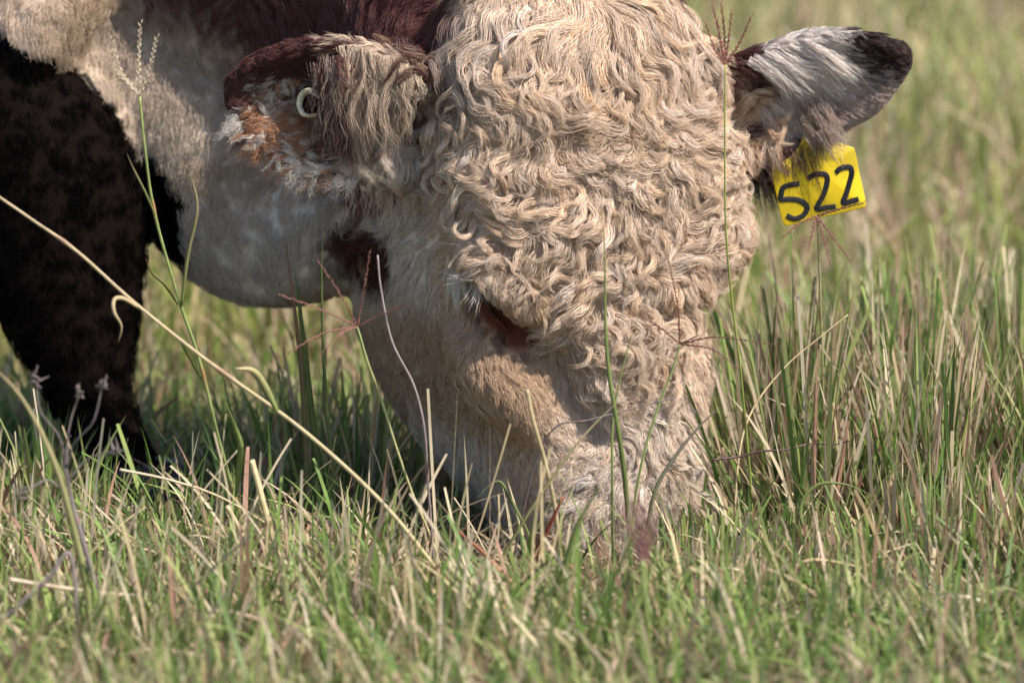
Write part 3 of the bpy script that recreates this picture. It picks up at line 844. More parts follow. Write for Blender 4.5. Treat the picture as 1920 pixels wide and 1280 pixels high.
def ear_tag():
    Y0 = .142
    root = empty('ear_tag', P(1525, 250, Y0))
    tag(root, 'yellow plastic ear tag numbered 522 hanging from the right-hand ear', 'ear tag')
    pt = lambda x, y, d=0.0: P(x, y, Y0 + .00004 * (x - 1530) + .00002 * (y - 330) + d)
    out = [(1513, 222), (1533, 220), (1540, 228), (1552, 251), (1566, 264), (1583, 271), (1597, 276), (1603, 283), (1613, 332), (1623, 377), (1622, 386), (1615, 391), (1545, 407), (1482, 422),
           (1472, 422), (1466, 413), (1456, 368), (1447, 322), (1449, 313), (1457, 307), (1474, 299), (1493, 282), (1505, 258), (1512, 232)]
    pts = np.array([pt(*q) for q in out])
    pts = catmull(pts, 96, True)[::-1]
    link_mesh('plate', mesh_np('plate', *flat_slab(pts, .0018, -FWD, None), smooth=False), plain('yellow_plastic', (.64, .46, .015), .42, .4, .16, 38), root)
    ink = plain('black_marker', (.018, .020, .024), .7, .12, .2)
    digits = [[(1499, 344), (1484, 346), (1469, 351), (1465, 362), (1464, 374), (1478, 373), (1497, 375), (1510, 383), (1513, 392), (1505, 404), (1489, 410), (1475, 404)],
              [(1514, 335), (1521, 330), (1532, 326), (1545, 326), (1551, 334), (1549, 350), (1543, 367), (1531, 391), (1548, 389), (1567, 387)],
              [(1567, 324), (1574, 317), (1584, 313), (1594, 314), (1597, 325), (1592, 345), (1587, 362), (1581, 380), (1595, 377), (1610, 373)]]
    for d in digits:
        q = np.array([pt(x, y, -.0012) for x, y in d])
        wd = np.full(len(q), .0027)
        link_mesh('digit', mesh_np('digit', *tube(q, np.stack((wd, wd * .18), 1), 8, up=-FWD, n=50)), ink, root)
    b = Bag(); a = pt(1523, 232, .001)
    b.add(tube([a, a + FWD * .014, a + FWD * .016, a + FWD * .018], [.008, .008, .007, .003], 24, up=(0, 0, 1)))
    link_mesh('stud', b.mesh('stud'), plain('yellow_stud', (.70, .52, .03), .45), root)

def button_tag():
    c = P(576, 193, .046); ax = unit(np.array((-.70, -.70, .10)))
    root = empty('button_ear_tag', c)
    tag(root, 'round cream button tag with dark hole in the hairy left-hand ear', 'ear tag')
    u = unit(np.cross(ax, (0, 0, 1))); w = np.cross(u, ax)
    a = np.linspace(0, 2 * math.pi, 40, endpoint=False)
    ring = np.outer(np.cos(a), u) + np.outer(np.sin(a), w)
    prof = [(.0150, -.007), (.0155, -.002), (.0148, .001), (.0135, .0022), (.0115, .0018), (.0100, .0002), (.0095, -.003), (.0093, -.007)]
    link_mesh('button', mesh_np('button', *sweep_rings(np.array([c + ring * r * .92 + ax * h for r, h in prof]))), plain('cream_plastic', (.70, .62, .42), .35, .5, .25, 150), root)
    prof = [(.0105, -.0075), (.0105, .0030), (.0095, .0036), (.004, .0030), (.001, .003)]
    link_mesh('pin', mesh_np('pin', *sweep_rings(np.array([c + u * -.0062 + w * -.001 + ring * r * .88 + ax * h for r, h in prof]))), plain('black_pin', (.006, .006, .006), .9, .02), root)
ear_tag()
button_tag()

# ------------------------------------------------------------------ grass
GREENS = np.array([(.125, .205, .042), (.175, .255, .060), (.235, .295, .085), (.092, .155, .040), (.285, .315, .115)])
STRAWS = np.array([(.48, .38, .22), (.58, .48, .31), (.38, .28, .16), (.52, .43, .30), (.30, .17, .12), (.42, .31, .22)])

def blades(roots, h, az, tilt, bend, width, col, seg=5, blunt=0.0, twist=None, base=None):
    """Vertices, quads and colours for N grass blades."""
    N = len(roots)
    bc = lambda a: np.broadcast_to(np.asarray(a, float), (N,))
    h, az, tilt, bend, width, blunt = map(bc, (h, az, tilt, bend, width, blunt))
    tw = rng.uniform(-1.2, 1.2, N) if twist is None else bc(twist)
    f = np.linspace(0, 1, seg + 1)
    V = np.empty((N, seg + 1, 2, 3)); p = roots.copy()
    lean = np.stack((np.cos(az), np.sin(az), 0 * az), 1)
    side = np.stack((-np.sin(az), np.cos(az), 0 * az), 1)
    for i, s in enumerate(f):
        th = tilt + bend * s
        go = lean * np.sin(th)[:, None] + np.array((0, 0, 1.0)) * np.cos(th)[:, None]
        up = np.cross(side, go)
        wv = side * np.cos(tw + .5 * s)[:, None] + up * np.sin(tw + .5 * s)[:, None]
        ww = width * ((1 - blunt) * (np.interp(s, (0, .3, .7, 1), (.75, 1, .7, .04))) + blunt * np.interp(s, (0, .3, 1), (.85, 1, .9)))
        V[:, i, 0] = p - wv * ww[:, None] * .5; V[:, i, 1] = p + wv * ww[:, None] * .5
        p = p + go * (h / seg)[:, None]
    idx = (np.arange(N) * (seg + 1) * 2)[:, None] + (np.arange(seg) * 2)[None]
    F = np.stack((idx, idx + 1, idx + 3, idx + 2), -1).reshape(-1, 4)
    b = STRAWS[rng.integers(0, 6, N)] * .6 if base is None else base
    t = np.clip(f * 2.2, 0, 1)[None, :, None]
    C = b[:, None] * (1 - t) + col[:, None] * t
    C = C * (1 + .10 * rng.normal(size=(N, seg + 1, 1)))
    C = np.repeat(C[:, :, None], 2, 2)
    return V.reshape(-1, 3), F, np.clip(C.reshape(-1, 3), .01, .9)

def clear_height(p):
    """Free height above ground points before they meet the cow."""
    out = np.full(len(p), 9.0)
    k = np.where((p[:, 0] > -.65) & (p[:, 0] < .32) & (p[:, 1] > -.2) & (p[:, 1] < .8))[0]
    for i in k:
        hit = BVH.ray_cast(Vector((p[i, 0], p[i, 1], -.02)), Vector((0, 0, 1)), 1.0)
        if hit[0] is not None: out[i] = max(hit[0][2], 0.0)
        else:
            q = BVH.find_nearest(Vector((p[i, 0], p[i, 1], .05)), .012)
            if q[0] is not None: out[i] = .02
    return out

def pick(pal, n, var=.15):
    return pal[rng.integers(0, len(pal), n)] * (1 + var * rng.normal(size=(n, 1)))

def field(n, x0, x1, y0, y1, fan=False):
    y = rng.uniform(y0, y1, n)
    sc = (y - CAM[1]) / 5.0 if fan else 1.0
    x = rng.uniform(x0, x1, n) * sc
    return np.stack((x, y, ground_z(x, y) - .003), 1)

def grass_object(name, bag, label, cat):
    o = link_mesh(name, bag.mesh(name, smooth=False), M_GRASS)
    tag(o, label, cat, kind='stuff')

def add_blades(bag, *a, **kw):
    v, f, c = blades(*a, **kw)
    bag.add((v, f), c)

def meadow():
    # grazed sward close to the camera
    bag = Bag()
    p = field(60000, -.62, .62, -1.25, .95, True)
    n = len(p)
    patch, patch2 = noise(p, .22, 3), noise(p, .5, 4)
    X = p[:, 0] / ((p[:, 1] - CAM[1]) / 5)
    green = rng.random(n) < np.clip(.54 + .28 * patch + .12 * patch2, .10, .95)
    h = np.clip(rng.gamma(4, .0105, n) * (1 + .35 * patch2) * np.interp(p[:, 1], (-.5, -.2, .1, .35, .6), (1.15, .85, .85, 1.0, 1.4)), .012, .14)
    h = np.where((X > -.08) & (X < .13) & (p[:, 1] < .1) & (p[:, 1] > -.30), np.where(rng.random(n) < .05, h * 1.2, np.minimum(h, rng.uniform(.008, .022, n))), h)
    h = np.where((X < -.26) & (X > -.5) & (p[:, 1] > -.12) & (p[:, 1] < .35), h * .6, h)
    crop = (X > .13) & (X < .32) & (p[:, 1] < .12) & (p[:, 1] > -.30)
    h = np.where(crop, rng.uniform(.030, .082, n) * np.interp(X, (.13, .18, .32), (.75, 1, 1.05)), h)
    ch = clear_height(p)
    k = ch > .015
    h = np.minimum(h, ch * .8)
    col = np.where(green[:, None], pick(GREENS, n), pick(STRAWS, n))
    tilt = np.abs(rng.normal(.05, .34, n)) * np.where(crop, .45, 1); bend = rng.normal(.55, .6, n) * np.where(crop, .3, 1)
    bl = np.where(crop | (rng.random(n) < .22), rng.uniform(.5, 1, n), 0)
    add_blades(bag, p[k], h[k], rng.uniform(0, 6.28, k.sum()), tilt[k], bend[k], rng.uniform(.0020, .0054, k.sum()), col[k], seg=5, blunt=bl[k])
    grass_object('short_grass', bag, 'short grazed green and straw grass covering the foreground', 'grass')
    # longer tangled blades, bent every way
    bag = Bag()
    p = field(8600, -.60, .60, -1.0, .55, True)
    X = p[:, 0] / ((p[:, 1] - CAM[1]) / 5)
    zone = np.where((X > -.10) & (X < .16) & (p[:, 1] > -.30) & (p[:, 1] < .1), .12, 1.0) * np.where((X < -.28) & (p[:, 1] > .02), .5, 1.0)
    p = p[(clear_height(p) > .12) & (rng.random(len(p)) < zone)]
    n = len(p)
    green = rng.random(n) < .58
    add_blades(bag, p, rng.uniform(.06, .15, n), rng.uniform(0, 6.28, n), np.abs(rng.normal(.25, .30, n)), np.abs(rng.normal(.8, .6, n)), rng.uniform(.0018, .0052, n),
               np.where(green[:, None], pick(GREENS * 1.1, n), pick(STRAWS, n) * 1.1), seg=8, blunt=np.where(rng.random(n) < .2, .7, 0), twist=rng.uniform(-.6, .6, n))
    p = field(70, -.52, .52, -.85, -.45, True)
    X = p[:, 0] / ((p[:, 1] - CAM[1]) / 5)
    p = p[(rng.random(len(p)) < np.where((X > -.06) & (X < .2), .3, 1.0))]; n = len(p)
    add_blades(bag, p, rng.uniform(.11, .20, n), rng.uniform(0, 6.28, n), np.abs(rng.normal(.15, .2, n)), np.abs(rng.normal(.7, .5, n)), rng.uniform(.003, .006, n),
               np.where((rng.random(n) < .55)[:, None], pick(GREENS * 1.15, n), pick(STRAWS, n) * 1.1), seg=9, twist=rng.uniform(-.6, .6, n))
    p = field(90, -.52, .05, -.55, -.10, True)
    p = p[clear_height(p) > .2]; n = len(p)
    add_blades(bag, p, rng.uniform(.10, .21, n), rng.uniform(0, 6.28, n), np.abs(rng.normal(.35, .25, n)), rng.normal(.2, .35, n), rng.uniform(.0016, .0032, n), pick(STRAWS[[0, 1, 3]], n) * 1.1, seg=8, blunt=.9, base=pick(STRAWS, n))
    grass_object('tangled_grass', bag, 'longer tangled green and straw blades bending over the short grass', 'grass')
    # dead thatch lying low
    bag = Bag()
    p = field(34000, -.62, .62, -1.2, 1.1, True); p[:, 2] += rng.uniform(0, .02, len(p))
    p = p[clear_height(p) > .02]
    n = len(p)
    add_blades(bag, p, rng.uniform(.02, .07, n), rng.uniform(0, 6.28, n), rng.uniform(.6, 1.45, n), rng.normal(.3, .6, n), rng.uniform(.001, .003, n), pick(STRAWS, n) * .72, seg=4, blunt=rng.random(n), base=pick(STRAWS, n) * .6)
    grass_object('dry_thatch', bag, 'matted dead straw coloured grass lying between the green blades', 'dry grass')
    # tall bunch grass: right of the head, and thinner tufts elsewhere
    bag = Bag()
    tufts = []
    for _ in range(58): tufts.append((rng.uniform(.24, .60), rng.uniform(.02, .75), rng.uniform(.16, .25), 1.0))
    for _ in range(10): tufts.append((rng.uniform(.36, .62), rng.uniform(-.25, .0), rng.uniform(.12, .17), .8))
    for _ in range(9): tufts.append((rng.uniform(-.24, -.12), rng.uniform(.12, .5), rng.uniform(.13, .19), .5))
    for _ in range(7): tufts.append((rng.uniform(-.60, -.38), rng.uniform(-.05, .25), rng.uniform(.10, .15), .5))
    for _ in range(6): tufts.append((rng.uniform(-.4, -.05), rng.uniform(-.6, -.25), rng.uniform(.10, .15), .4))
    for cx, cy, hh, dens in tufts:
        m = int(rng.integers(60, 105) * dens)
        r = rng.gamma(2, .013, m); a = rng.uniform(0, 6.28, m)
        x, y = cx * ((cy - CAM[1]) / 5) + r * np.cos(a), cy + r * np.sin(a)
        q = np.stack((x, y, ground_z(x, y) - .003), 1)
        ch = clear_height(q); kk = ch > .05
        g = rng.random(m) < rng.uniform(.30, .80)
        col = np.where(g[:, None], pick(GREENS, m) * .95, pick(STRAWS, m))
        h = hh * rng.uniform(.45, 1.12, m)
        h = np.minimum(h, ch * .8)
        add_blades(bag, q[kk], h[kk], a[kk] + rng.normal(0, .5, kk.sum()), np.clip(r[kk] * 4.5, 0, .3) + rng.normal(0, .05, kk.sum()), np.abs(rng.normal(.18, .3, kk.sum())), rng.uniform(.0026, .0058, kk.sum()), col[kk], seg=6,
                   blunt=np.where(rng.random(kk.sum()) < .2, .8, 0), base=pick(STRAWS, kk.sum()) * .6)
    grass_object('tall_grass', bag, 'tall upright tufts of green and straw grass beside the head', 'grass')
    # pasture behind, going out of focus
    bag = Bag()
    p = field(70000, -.75, .75, .9, 7.5, True)
    n = len(p)
    patch, patch2 = noise(p, .45, 5), noise(p, 1.1, 6)
    green = rng.random(n) < np.clip(.36 + .35 * patch + .2 * patch2, .06, .95)
    col = np.where(green[:, None], pick(GREENS * np.array((1.42, 1.27, 1.1)), n), pick(STRAWS * 1.12, n))
    h = np.clip(rng.gamma(5, .026, n) * (1 + .4 * patch2), .03, .34) * np.interp(p[:, 1], (.9, 1.8, 7.5), (.75, 1, 1.1))
    ch = clear_height(p); k = ch > .1
    add_blades(bag, p[k], h[k], rng.uniform(0, 6.28, k.sum()), np.abs(rng.normal(.05, .2, k.sum())), rng.normal(.5, .4, k.sum()), rng.uniform(.003, .007, k.sum()), col[k], seg=4, blunt=np.where(rng.random(k.sum()) < .2, .8, 0))
    grass_object('pasture_grass', bag, 'blurred green and yellow pasture grass stretching away behind the cow', 'grass')
    # the same pasture outside the frame
    bag = Bag()
    n = 105000
    r = 11 * rng.random(n) ** .75; a = rng.uniform(0, 6.28, n)
    x, y = r * np.cos(a), r * np.sin(a) + .8
    sc = (y - CAM[1]) / 5
    k = ((np.abs(x) > .62 * np.maximum(sc, 0)) | (y > 7.5)) & (np.hypot(x - CAM[0], y - CAM[1]) > .8) & ~((y < -1.2) & (np.abs(x) < .62 * np.maximum(sc, 0) + .15))
    p = np.stack((x, y, ground_z(x, y) - .003), 1)[k]
    n = len(p)
    patch = noise(p, .9, 5)
    green = rng.random(n) < np.clip(.55 + .35 * patch, .06, .95)
    col = np.where(green[:, None], pick(GREENS, n), pick(STRAWS, n))
    ch = clear_height(p)
    add_blades(bag, p, np.minimum(rng.gamma(4, .018, n), ch * .5), rng.uniform(0, 6.28, n), np.abs(rng.normal(.1, .3, n)), rng.normal(.6, .4, n), rng.uniform(.004, .010, n), col, seg=2)
    grass_object('outer_pasture_grass', bag, 'pasture grass of the field on all sides of the cow', 'grass')
meadow()

# ------------------------------------------------------------------ single stems, seed heads, twigs and leaves that stand out
GREEN_S, STRAW_S, BROWN_S = np.array((.22, .27, .09)), np.array((.56, .44, .25)), np.array((.20, .085, .065))
GREY_S, DARK_S, RED_S, TAN_S = np.array((.30, .24, .23)), np.array((.045, .038, .04)), np.array((.36, .085, .055)), np.array((.52, .42, .30))

def world_path(pts, foot=None):
    """Points of a stem; foot = 'last' or 'first' roots that end in the soil."""
    q = [P(x, y, d) for x, y, d in pts]
    if foot == 'last' and .004 < q[-1][2] < .2: q.append(np.array((q[-1][0] + .25 * (q[-1][0] - q[-2][0]), q[-1][1], -.006)))
    if foot == 'first' and .004 < q[0][2] < .2: q.insert(0, np.array((q[0][0] + .25 * (q[0][0] - q[1][0]), q[0][1], -.006)))
    return np.array(q)

def stem_part(name, pts, r0, r1, c0, c1, root, n=36, nodes=(), node_col=None, k=8):
    q = catmull(world_path(pts, 'last' if name == 'stem' else None), n)
    f = np.linspace(0, 1, n)
    rr = r0 + (r1 - r0) * f
    col = c0 + (c1 - c0) * f[:, None]
    for nd in nodes:                                        # swollen joints
        g = np.exp(-((f - nd) / .013) ** 2)
        rr = rr * (1 + .55 * g); col = col * (1 - .7 * g[:, None]) + (BROWN_S if node_col is None else node_col) * .7 * g[:, None]
    v, fc = tube(q, rr, k, up=(.3, -.9, .2))
    cc = np.vstack((np.repeat(col, k, 0), col[:1], col[-1:]))
    return link_mesh(name, Bag().add((v, fc), cc).mesh(name), M_STALK, root)

def spike_part(name, pts, r, col, root, fuzz=0):
    """A finger of a seed head: thin axis with small overlapping spikelets on both sides."""
    q = catmull(world_path(pts), 30)
    L = np.linalg.norm(np.diff(q, axis=0), axis=1).sum()
    b = Bag()
    b.add(tube(q, np.linspace(r * .45, r * .25, 30), 6, up=(.2, -1, .1)), col * .8)
    t, s, u = frames(q, (.2, -1, .1))
    m = max(6, int(L / (r * 1.7)))
    for i in range(m):
        f = (i + .5) / m
        j = min(29, int(f * 30)); sd = 1 if i % 2 else -1
        a = q[j] + s[j] * sd * r * .35
        tip = a + t[j] * r * rng.uniform(2.2, 3.2) + s[j] * sd * r * rng.uniform(.5, 1.0) + u[j] * r * rng.uniform(-.5, .5)
        w = r * rng.uniform(.40, .62) * (1 - .4 * f)
        b.add(tube([a, a * .5 + tip * .5, tip], [w * .5, w, w * .12], 5, up=u[j]), col * rng.uniform(.75, 1.3))
        for _ in range(fuzz):
            e = tip + unit(t[j] + s[j] * sd * .8 + rng.normal(0, .5, 3)) * rng.uniform(.006, .014)
            b.add(tube([a, tip, e], [.0002, .00022, .0001], 3, up=u[j]), col * 1.1)
    return link_mesh(name, b.mesh(name), M_STALK, root)

def leaf_part(name, pts, w, c0, c1, root, face=(0, -1, .2), fold=.25, n=22, tip=.05, start=.55):
    """A grass leaf: a folded strip with some thickness."""
    q = catmull(world_path(pts, 'first' if name == 'blade' else None), n)
    t, s, u = frames(q, face)
    f = np.linspace(0, 1, n)
    ww = w * np.interp(f, (0, .25, .6, 1), (start, 1, .8, tip))
    th = .00028
    rings = np.stack((q + s * ww[:, None] * .5 + u * (fold * ww)[:, None], q + u * th, q - s * ww[:, None] * .5 + u * (fold * ww)[:, None], q - u * th), 1)
    v, fc = sweep_rings(rings)
    col = c0 + (c1 - c0) * f[:, None]
    cc = np.vstack((np.repeat(col, 4, 0), col[:1], col[-1:])) * (1 + .06 * rng.normal(size=(len(v), 1)))
    return link_mesh(name, Bag().add((v, fc), np.clip(cc, .01, .9)).mesh(name, smooth=False), M_GRASS, root)

def plant(name, label, cat, pts, group=None):
    q = P(*pts)
    return tag(empty(name, (q[0], q[1], 0.0)), label, cat, group)

def details():
    # seed stalk before the neck
    r = plant('seed_stalk', 'green stalk with pale three-fingered seed head before the cow\'s neck', 'grass stalk', (470, 1040, -.05), 'grass seed stalks')
    stem_part('stem', [(262, 182, -.13), (272, 280, -.13), (290, 400, -.12), (335, 560, -.11), (372, 670, -.10), (412, 830, -.08), (455, 985, -.06), (470, 1070, -.05)], .0011, .0021, GREEN_S * 1.1, GREEN_S * 1.2, r, 60, (.24, .53, .70), RED_S)
    for tip, mid in (((211, 75), (225, 130)), ((263, 46), (260, 110)), ((293, 72), (282, 120)), ((213, 128), (236, 152))):
        spike_part('seed_spike', [(261, 180, -.13), (*mid, -.132), (*tip, -.135)], .0016, TAN_S * 1.1, r)
    leaf_part('leaf', [(293, 408, -.12), (272, 360, -.13), (252, 320, -.14), (238, 288, -.15)], .0022, GREEN_S * .9, STRAW_S * .8, r)
    leaf_part('leaf', [(340, 575, -.11), (352, 480, -.12), (370, 390, -.13), (358, 328, -.135)], .0035, GREEN_S, STRAW_S, r)
    leaf_part('leaf', [(333, 570, -.11), (310, 535, -.13), (285, 512, -.14), (272, 482, -.15)], .0028, GREEN_S * .8, BROWN_S, r)
    leaf_part('leaf', [(385, 720, -.09), (350, 660, -.12), (330, 620, -.14)], .0035, GREEN_S * 1.2, GREEN_S, r)
    leaf_part('leaf', [(440, 930, -.07), (452, 850, -.09), (440, 800, -.10), (420, 750, -.12)], .007, GREEN_S * 1.1, GREEN_S * 1.2, r)
    # brown finger grass before the right ear
    r = plant('seed_stalk', 'tall thin green stalk with brown fingered seed head beside the right-hand ear', 'grass stalk', (1412, 1010, .0), 'grass seed stalks')
    stem_part('stem', [(1360, 120, -.08), (1359, 260, -.08), (1361, 430, -.075), (1372, 560, -.06), (1387, 680, -.05), (1397, 790, -.03), (1407, 900, -.015), (1412, 1020, .0)], .0008, .0015, np.array((.26, .30, .07)), np.array((.24, .29, .07)), r, 60, (.62,))
    for tip, mid in (((1322, 42), (1340, 92)), ((1336, 12), (1350, 70)), ((1352, 6), (1358, 60)), ((1372, 22), (1366, 75)), ((1409, 30), (1386, 82)), ((1345, 40), (1352, 90))):
        spike_part('seed_spike', [(1360, 122, -.08), (*mid, -.083), (*tip, -.09)], .0014, BROWN_S * 1.5, r)
    # spidery red seed head below the jaw
    r = plant('seed_stalk', 'stalk with thin reddish spider-like seed head in front of the jaw', 'grass stalk', (830, 1060, -.12), 'grass seed stalks')
    stem_part('stem', [(670, 612, -.14), (690, 680, -.14), (712, 740, -.135), (742, 835, -.13), (775, 930, -.125), (805, 1000, -.12), (830, 1075, -.12)], .0009, .0016, GREEN_S * 1.3, STRAW_S, r, 50, (.24,))
    for tip, mid in (((596, 488), (640, 555)), ((694, 470), (682, 545)), ((761, 570), (715, 590)), ((526, 553), (600, 580)), ((540, 662), (605, 625)), ((602, 664), (640, 625))):
        spike_part('seed_spike', [(670, 612, -.14), (*mid, -.15), (*tip, -.16)], .0010, np.array((.27, .12, .10)), r)
    # seed head lying against the nose
    r = plant('seed_stalk', 'stalk whose dark fingered seed head lies across the nose curls', 'grass stalk', (1180, 1090, -.10), 'grass seed stalks')
    stem_part('stem', [(1275, 645, -.11), (1262, 690, -.11), (1235, 760, -.11), (1205, 860, -.11), (1188, 960, -.105), (1178, 1095, -.10)], .0009, .0016, GREEN_S, GREEN_S * 1.1, r, 40)
    for tip, mid in (((1252, 482), (1270, 570)), ((1445, 646), (1345, 632)), ((1386, 692), (1335, 655)), ((1175, 585), (1225, 605)), ((1310, 628), (1290, 638))):
        spike_part('seed_spike', [(1275, 645, -.11), (*mid, -.115), (*tip, -.12)], .0010, BROWN_S * .9, r)
    # seed heads under the ear tag
    r = plant('seed_stalk', 'blurred grass stalk with drooping dark seed head below the yellow tag', 'grass stalk', (1545, 800, .12), 'grass seed stalks')
    stem_part('stem', [(1532, 405, .05), (1536, 500, .07), (1540, 620, .09), (1545, 830, .12)], .0009, .0015, STRAW_S * .8, GREEN_S, r, 40)
    for tip, mid in (((1468, 445), (1500, 418)), ((1515, 470), (1522, 440)), ((1595, 490), (1562, 445)), ((1620, 380), (1575, 392)), ((1558, 500), (1545, 450))):
        spike_part('seed_spike', [(1532, 405, .05), (*mid, .045), (*tip, .04)], .0013, BROWN_S * 1.1, r)

    # long straw slanting across the left
    r = plant('straw', 'long pale straw slanting from the left edge down to the muzzle', 'straw', (850, 1110, -.30), 'dry straws')
    stem_part('stem', [(-30, 350, -.24), (60, 412, -.24), (145, 472, -.24), (255, 570, -.24), (400, 685, -.25), (560, 800, -.26), (700, 925, -.27), (790, 1030, -.29), (850, 1120, -.30)], .0012, .0023, np.array((.44, .33, .20)), np.array((.46, .38, .19)), r, 80, (.19, .46), BROWN_S)
    leaf_part('leaf', [(262, 578, -.24), (232, 560, -.25), (214, 562, -.255), (214, 585, -.26), (228, 612, -.26), (222, 642, -.26)], .0042, STRAW_S * 1.1, STRAW_S * .7, r, fold=.1)
    leaf_part('leaf', [(520, 770, -.26), (480, 700, -.27), (440, 690, -.28)], .007, GREEN_S * 1.2, STRAW_S * 1.2, r)
    for lab, pts, r0, r1, c0, c1 in (
        ('grey bent straw before the cheek, left of the eye', [(708, 478, -.15), (714, 540, -.15), (735, 640, -.15), (775, 720, -.15), (795, 800, -.15), (802, 900, -.14), (812, 1040, -.13)], .0009, .0014, GREY_S, GREY_S * .8),
        ('short stiff straw stub standing before the nose', [(988, 730, -.20), (1000, 790, -.20), (1020, 860, -.19), (1040, 950, -.18), (1052, 1075, -.17)], .0019, .0023, STRAW_S * .8, STRAW_S * .75),
        ('thin dark twig lying across the lower nose', [(1268, 745, -.14), (1190, 765, -.14), (1100, 788, -.15), (1040, 802, -.15), (1000, 880, -.14), (960, 1060, -.12)], .0006, .0010, GREY_S * .6, GREY_S * .5),
        ('dark brown twig reaching right from the muzzle into tall grass', [(1592, 826, -.03), (1565, 833, -.03), (1520, 832, -.03), (1470, 843, -.04), (1425, 846, -.04), (1385, 856, -.04), (1335, 862, -.05)], .0006, .0013, np.array((.10, .055, .05)), np.array((.085, .045, .04))),
        ('thin bent straw with feathery tip crossing the tall grass right of the nose', [(1590, 590, .02), (1540, 630, .02), (1470, 690, .02), (1410, 770, .01), (1385, 860, .0), (1375, 1020, .0)], .0005, .0012, STRAW_S * 1.2, STRAW_S * 1.1),
        ('blurred grey straw lying flat at the lower left', [(18, 1086, -.42), (90, 1098, -.42), (180, 1110, -.42), (265, 1118, -.42)], .0022, .0018, TAN_S * 1.1, TAN_S),
        ('brown twig pointing up from the lower left edge', [(-20, 1185, -.50), (40, 1130, -.50), (90, 1085, -.50), (135, 1048, -.50)], .0024, .0015, GREY_S * .8, GREY_S * .9),
        ('upright straw stub left of the muzzle, taller of a leaning pair', [(472, 862, -.22), (490, 930, -.22), (512, 1010, -.22), (535, 1095, -.22)], .0026, .0032, STRAW_S * 1.15, STRAW_S * .95),
        ('leaning straw stub left of the muzzle, shorter of a leaning pair', [(425, 948, -.24), (460, 1010, -.24), (500, 1085, -.25), (530, 1150, -.26)], .0022, .0030, STRAW_S * .95, STRAW_S * .85),
        ('pale straw crossing low in front of the dark hoof', [(545, 1010, -.06), (420, 935, -.10), (320, 900, -.12), (225, 880, -.14)], .0010, .0014, STRAW_S, TAN_S),
        ('thin tan straw arching right of the muzzle over the cropped grass', [(1215, 915, -.12), (1260, 1010, -.14), (1275, 1100, -.15), (1290, 1200, -.16)], .0009, .0013, STRAW_S, STRAW_S * .9)):
        o = plant('straw', lab, 'straw', (pts[-1][0], pts[-1][1], pts[-1][2]), 'dry straws')
        flat = any(w_ in lab for w_ in ('lying', 'reaching', 'low in front'))
        stem_part('stalk' if flat else 'stem', pts, r0, r1, c0, c1, o, 40, (rng.uniform(.3, .7),), k=7)
    # dead flowering stalk, bottom left
    r = plant('dead_stalk', 'dark purple grey dead stalk with withered branching top at lower left', 'dead stalk', (235, 1300, -.42))
    stem_part('stem', [(122, 870, -.40), (135, 940, -.40), (155, 1010, -.41), (180, 1100, -.42), (205, 1200, -.44), (240, 1310, -.46)], .0016, .0030, GREY_S * .55, GREY_S * .6, r, 40, (.3, .6))
    for q in ([(124, 880, -.40), (140, 830, -.41), (175, 790, -.42), (192, 722, -.42)], [(124, 880, -.40), (112, 820, -.40), (75, 770, -.41), (68, 715, -.41)], [(128, 900, -.40), (165, 860, -.40), (215, 845, -.41)], [(124, 885, -.40), (130, 800, -.39), (150, 735, -.39)], [(135, 940, -.40), (90, 900, -.41), (40, 930, -.42)]):
        stem_part('branch', q, .0010, .0006, GREY_S * .6, GREY_S * .75, r, 14, k=6)
        e = P(*q[-1]); b = Bag()
        for _ in range(7):
            b.add(tube([e, e + rng.normal(0, .003, 3), e + rng.normal(0, .005, 3) + (0, 0, .004)], [.0006, .0011, .0003], 5), GREY_S * rng.uniform(.35, .7))
        link_mesh('withered_flower', b.mesh('withered_flower'), M_STALK, r)

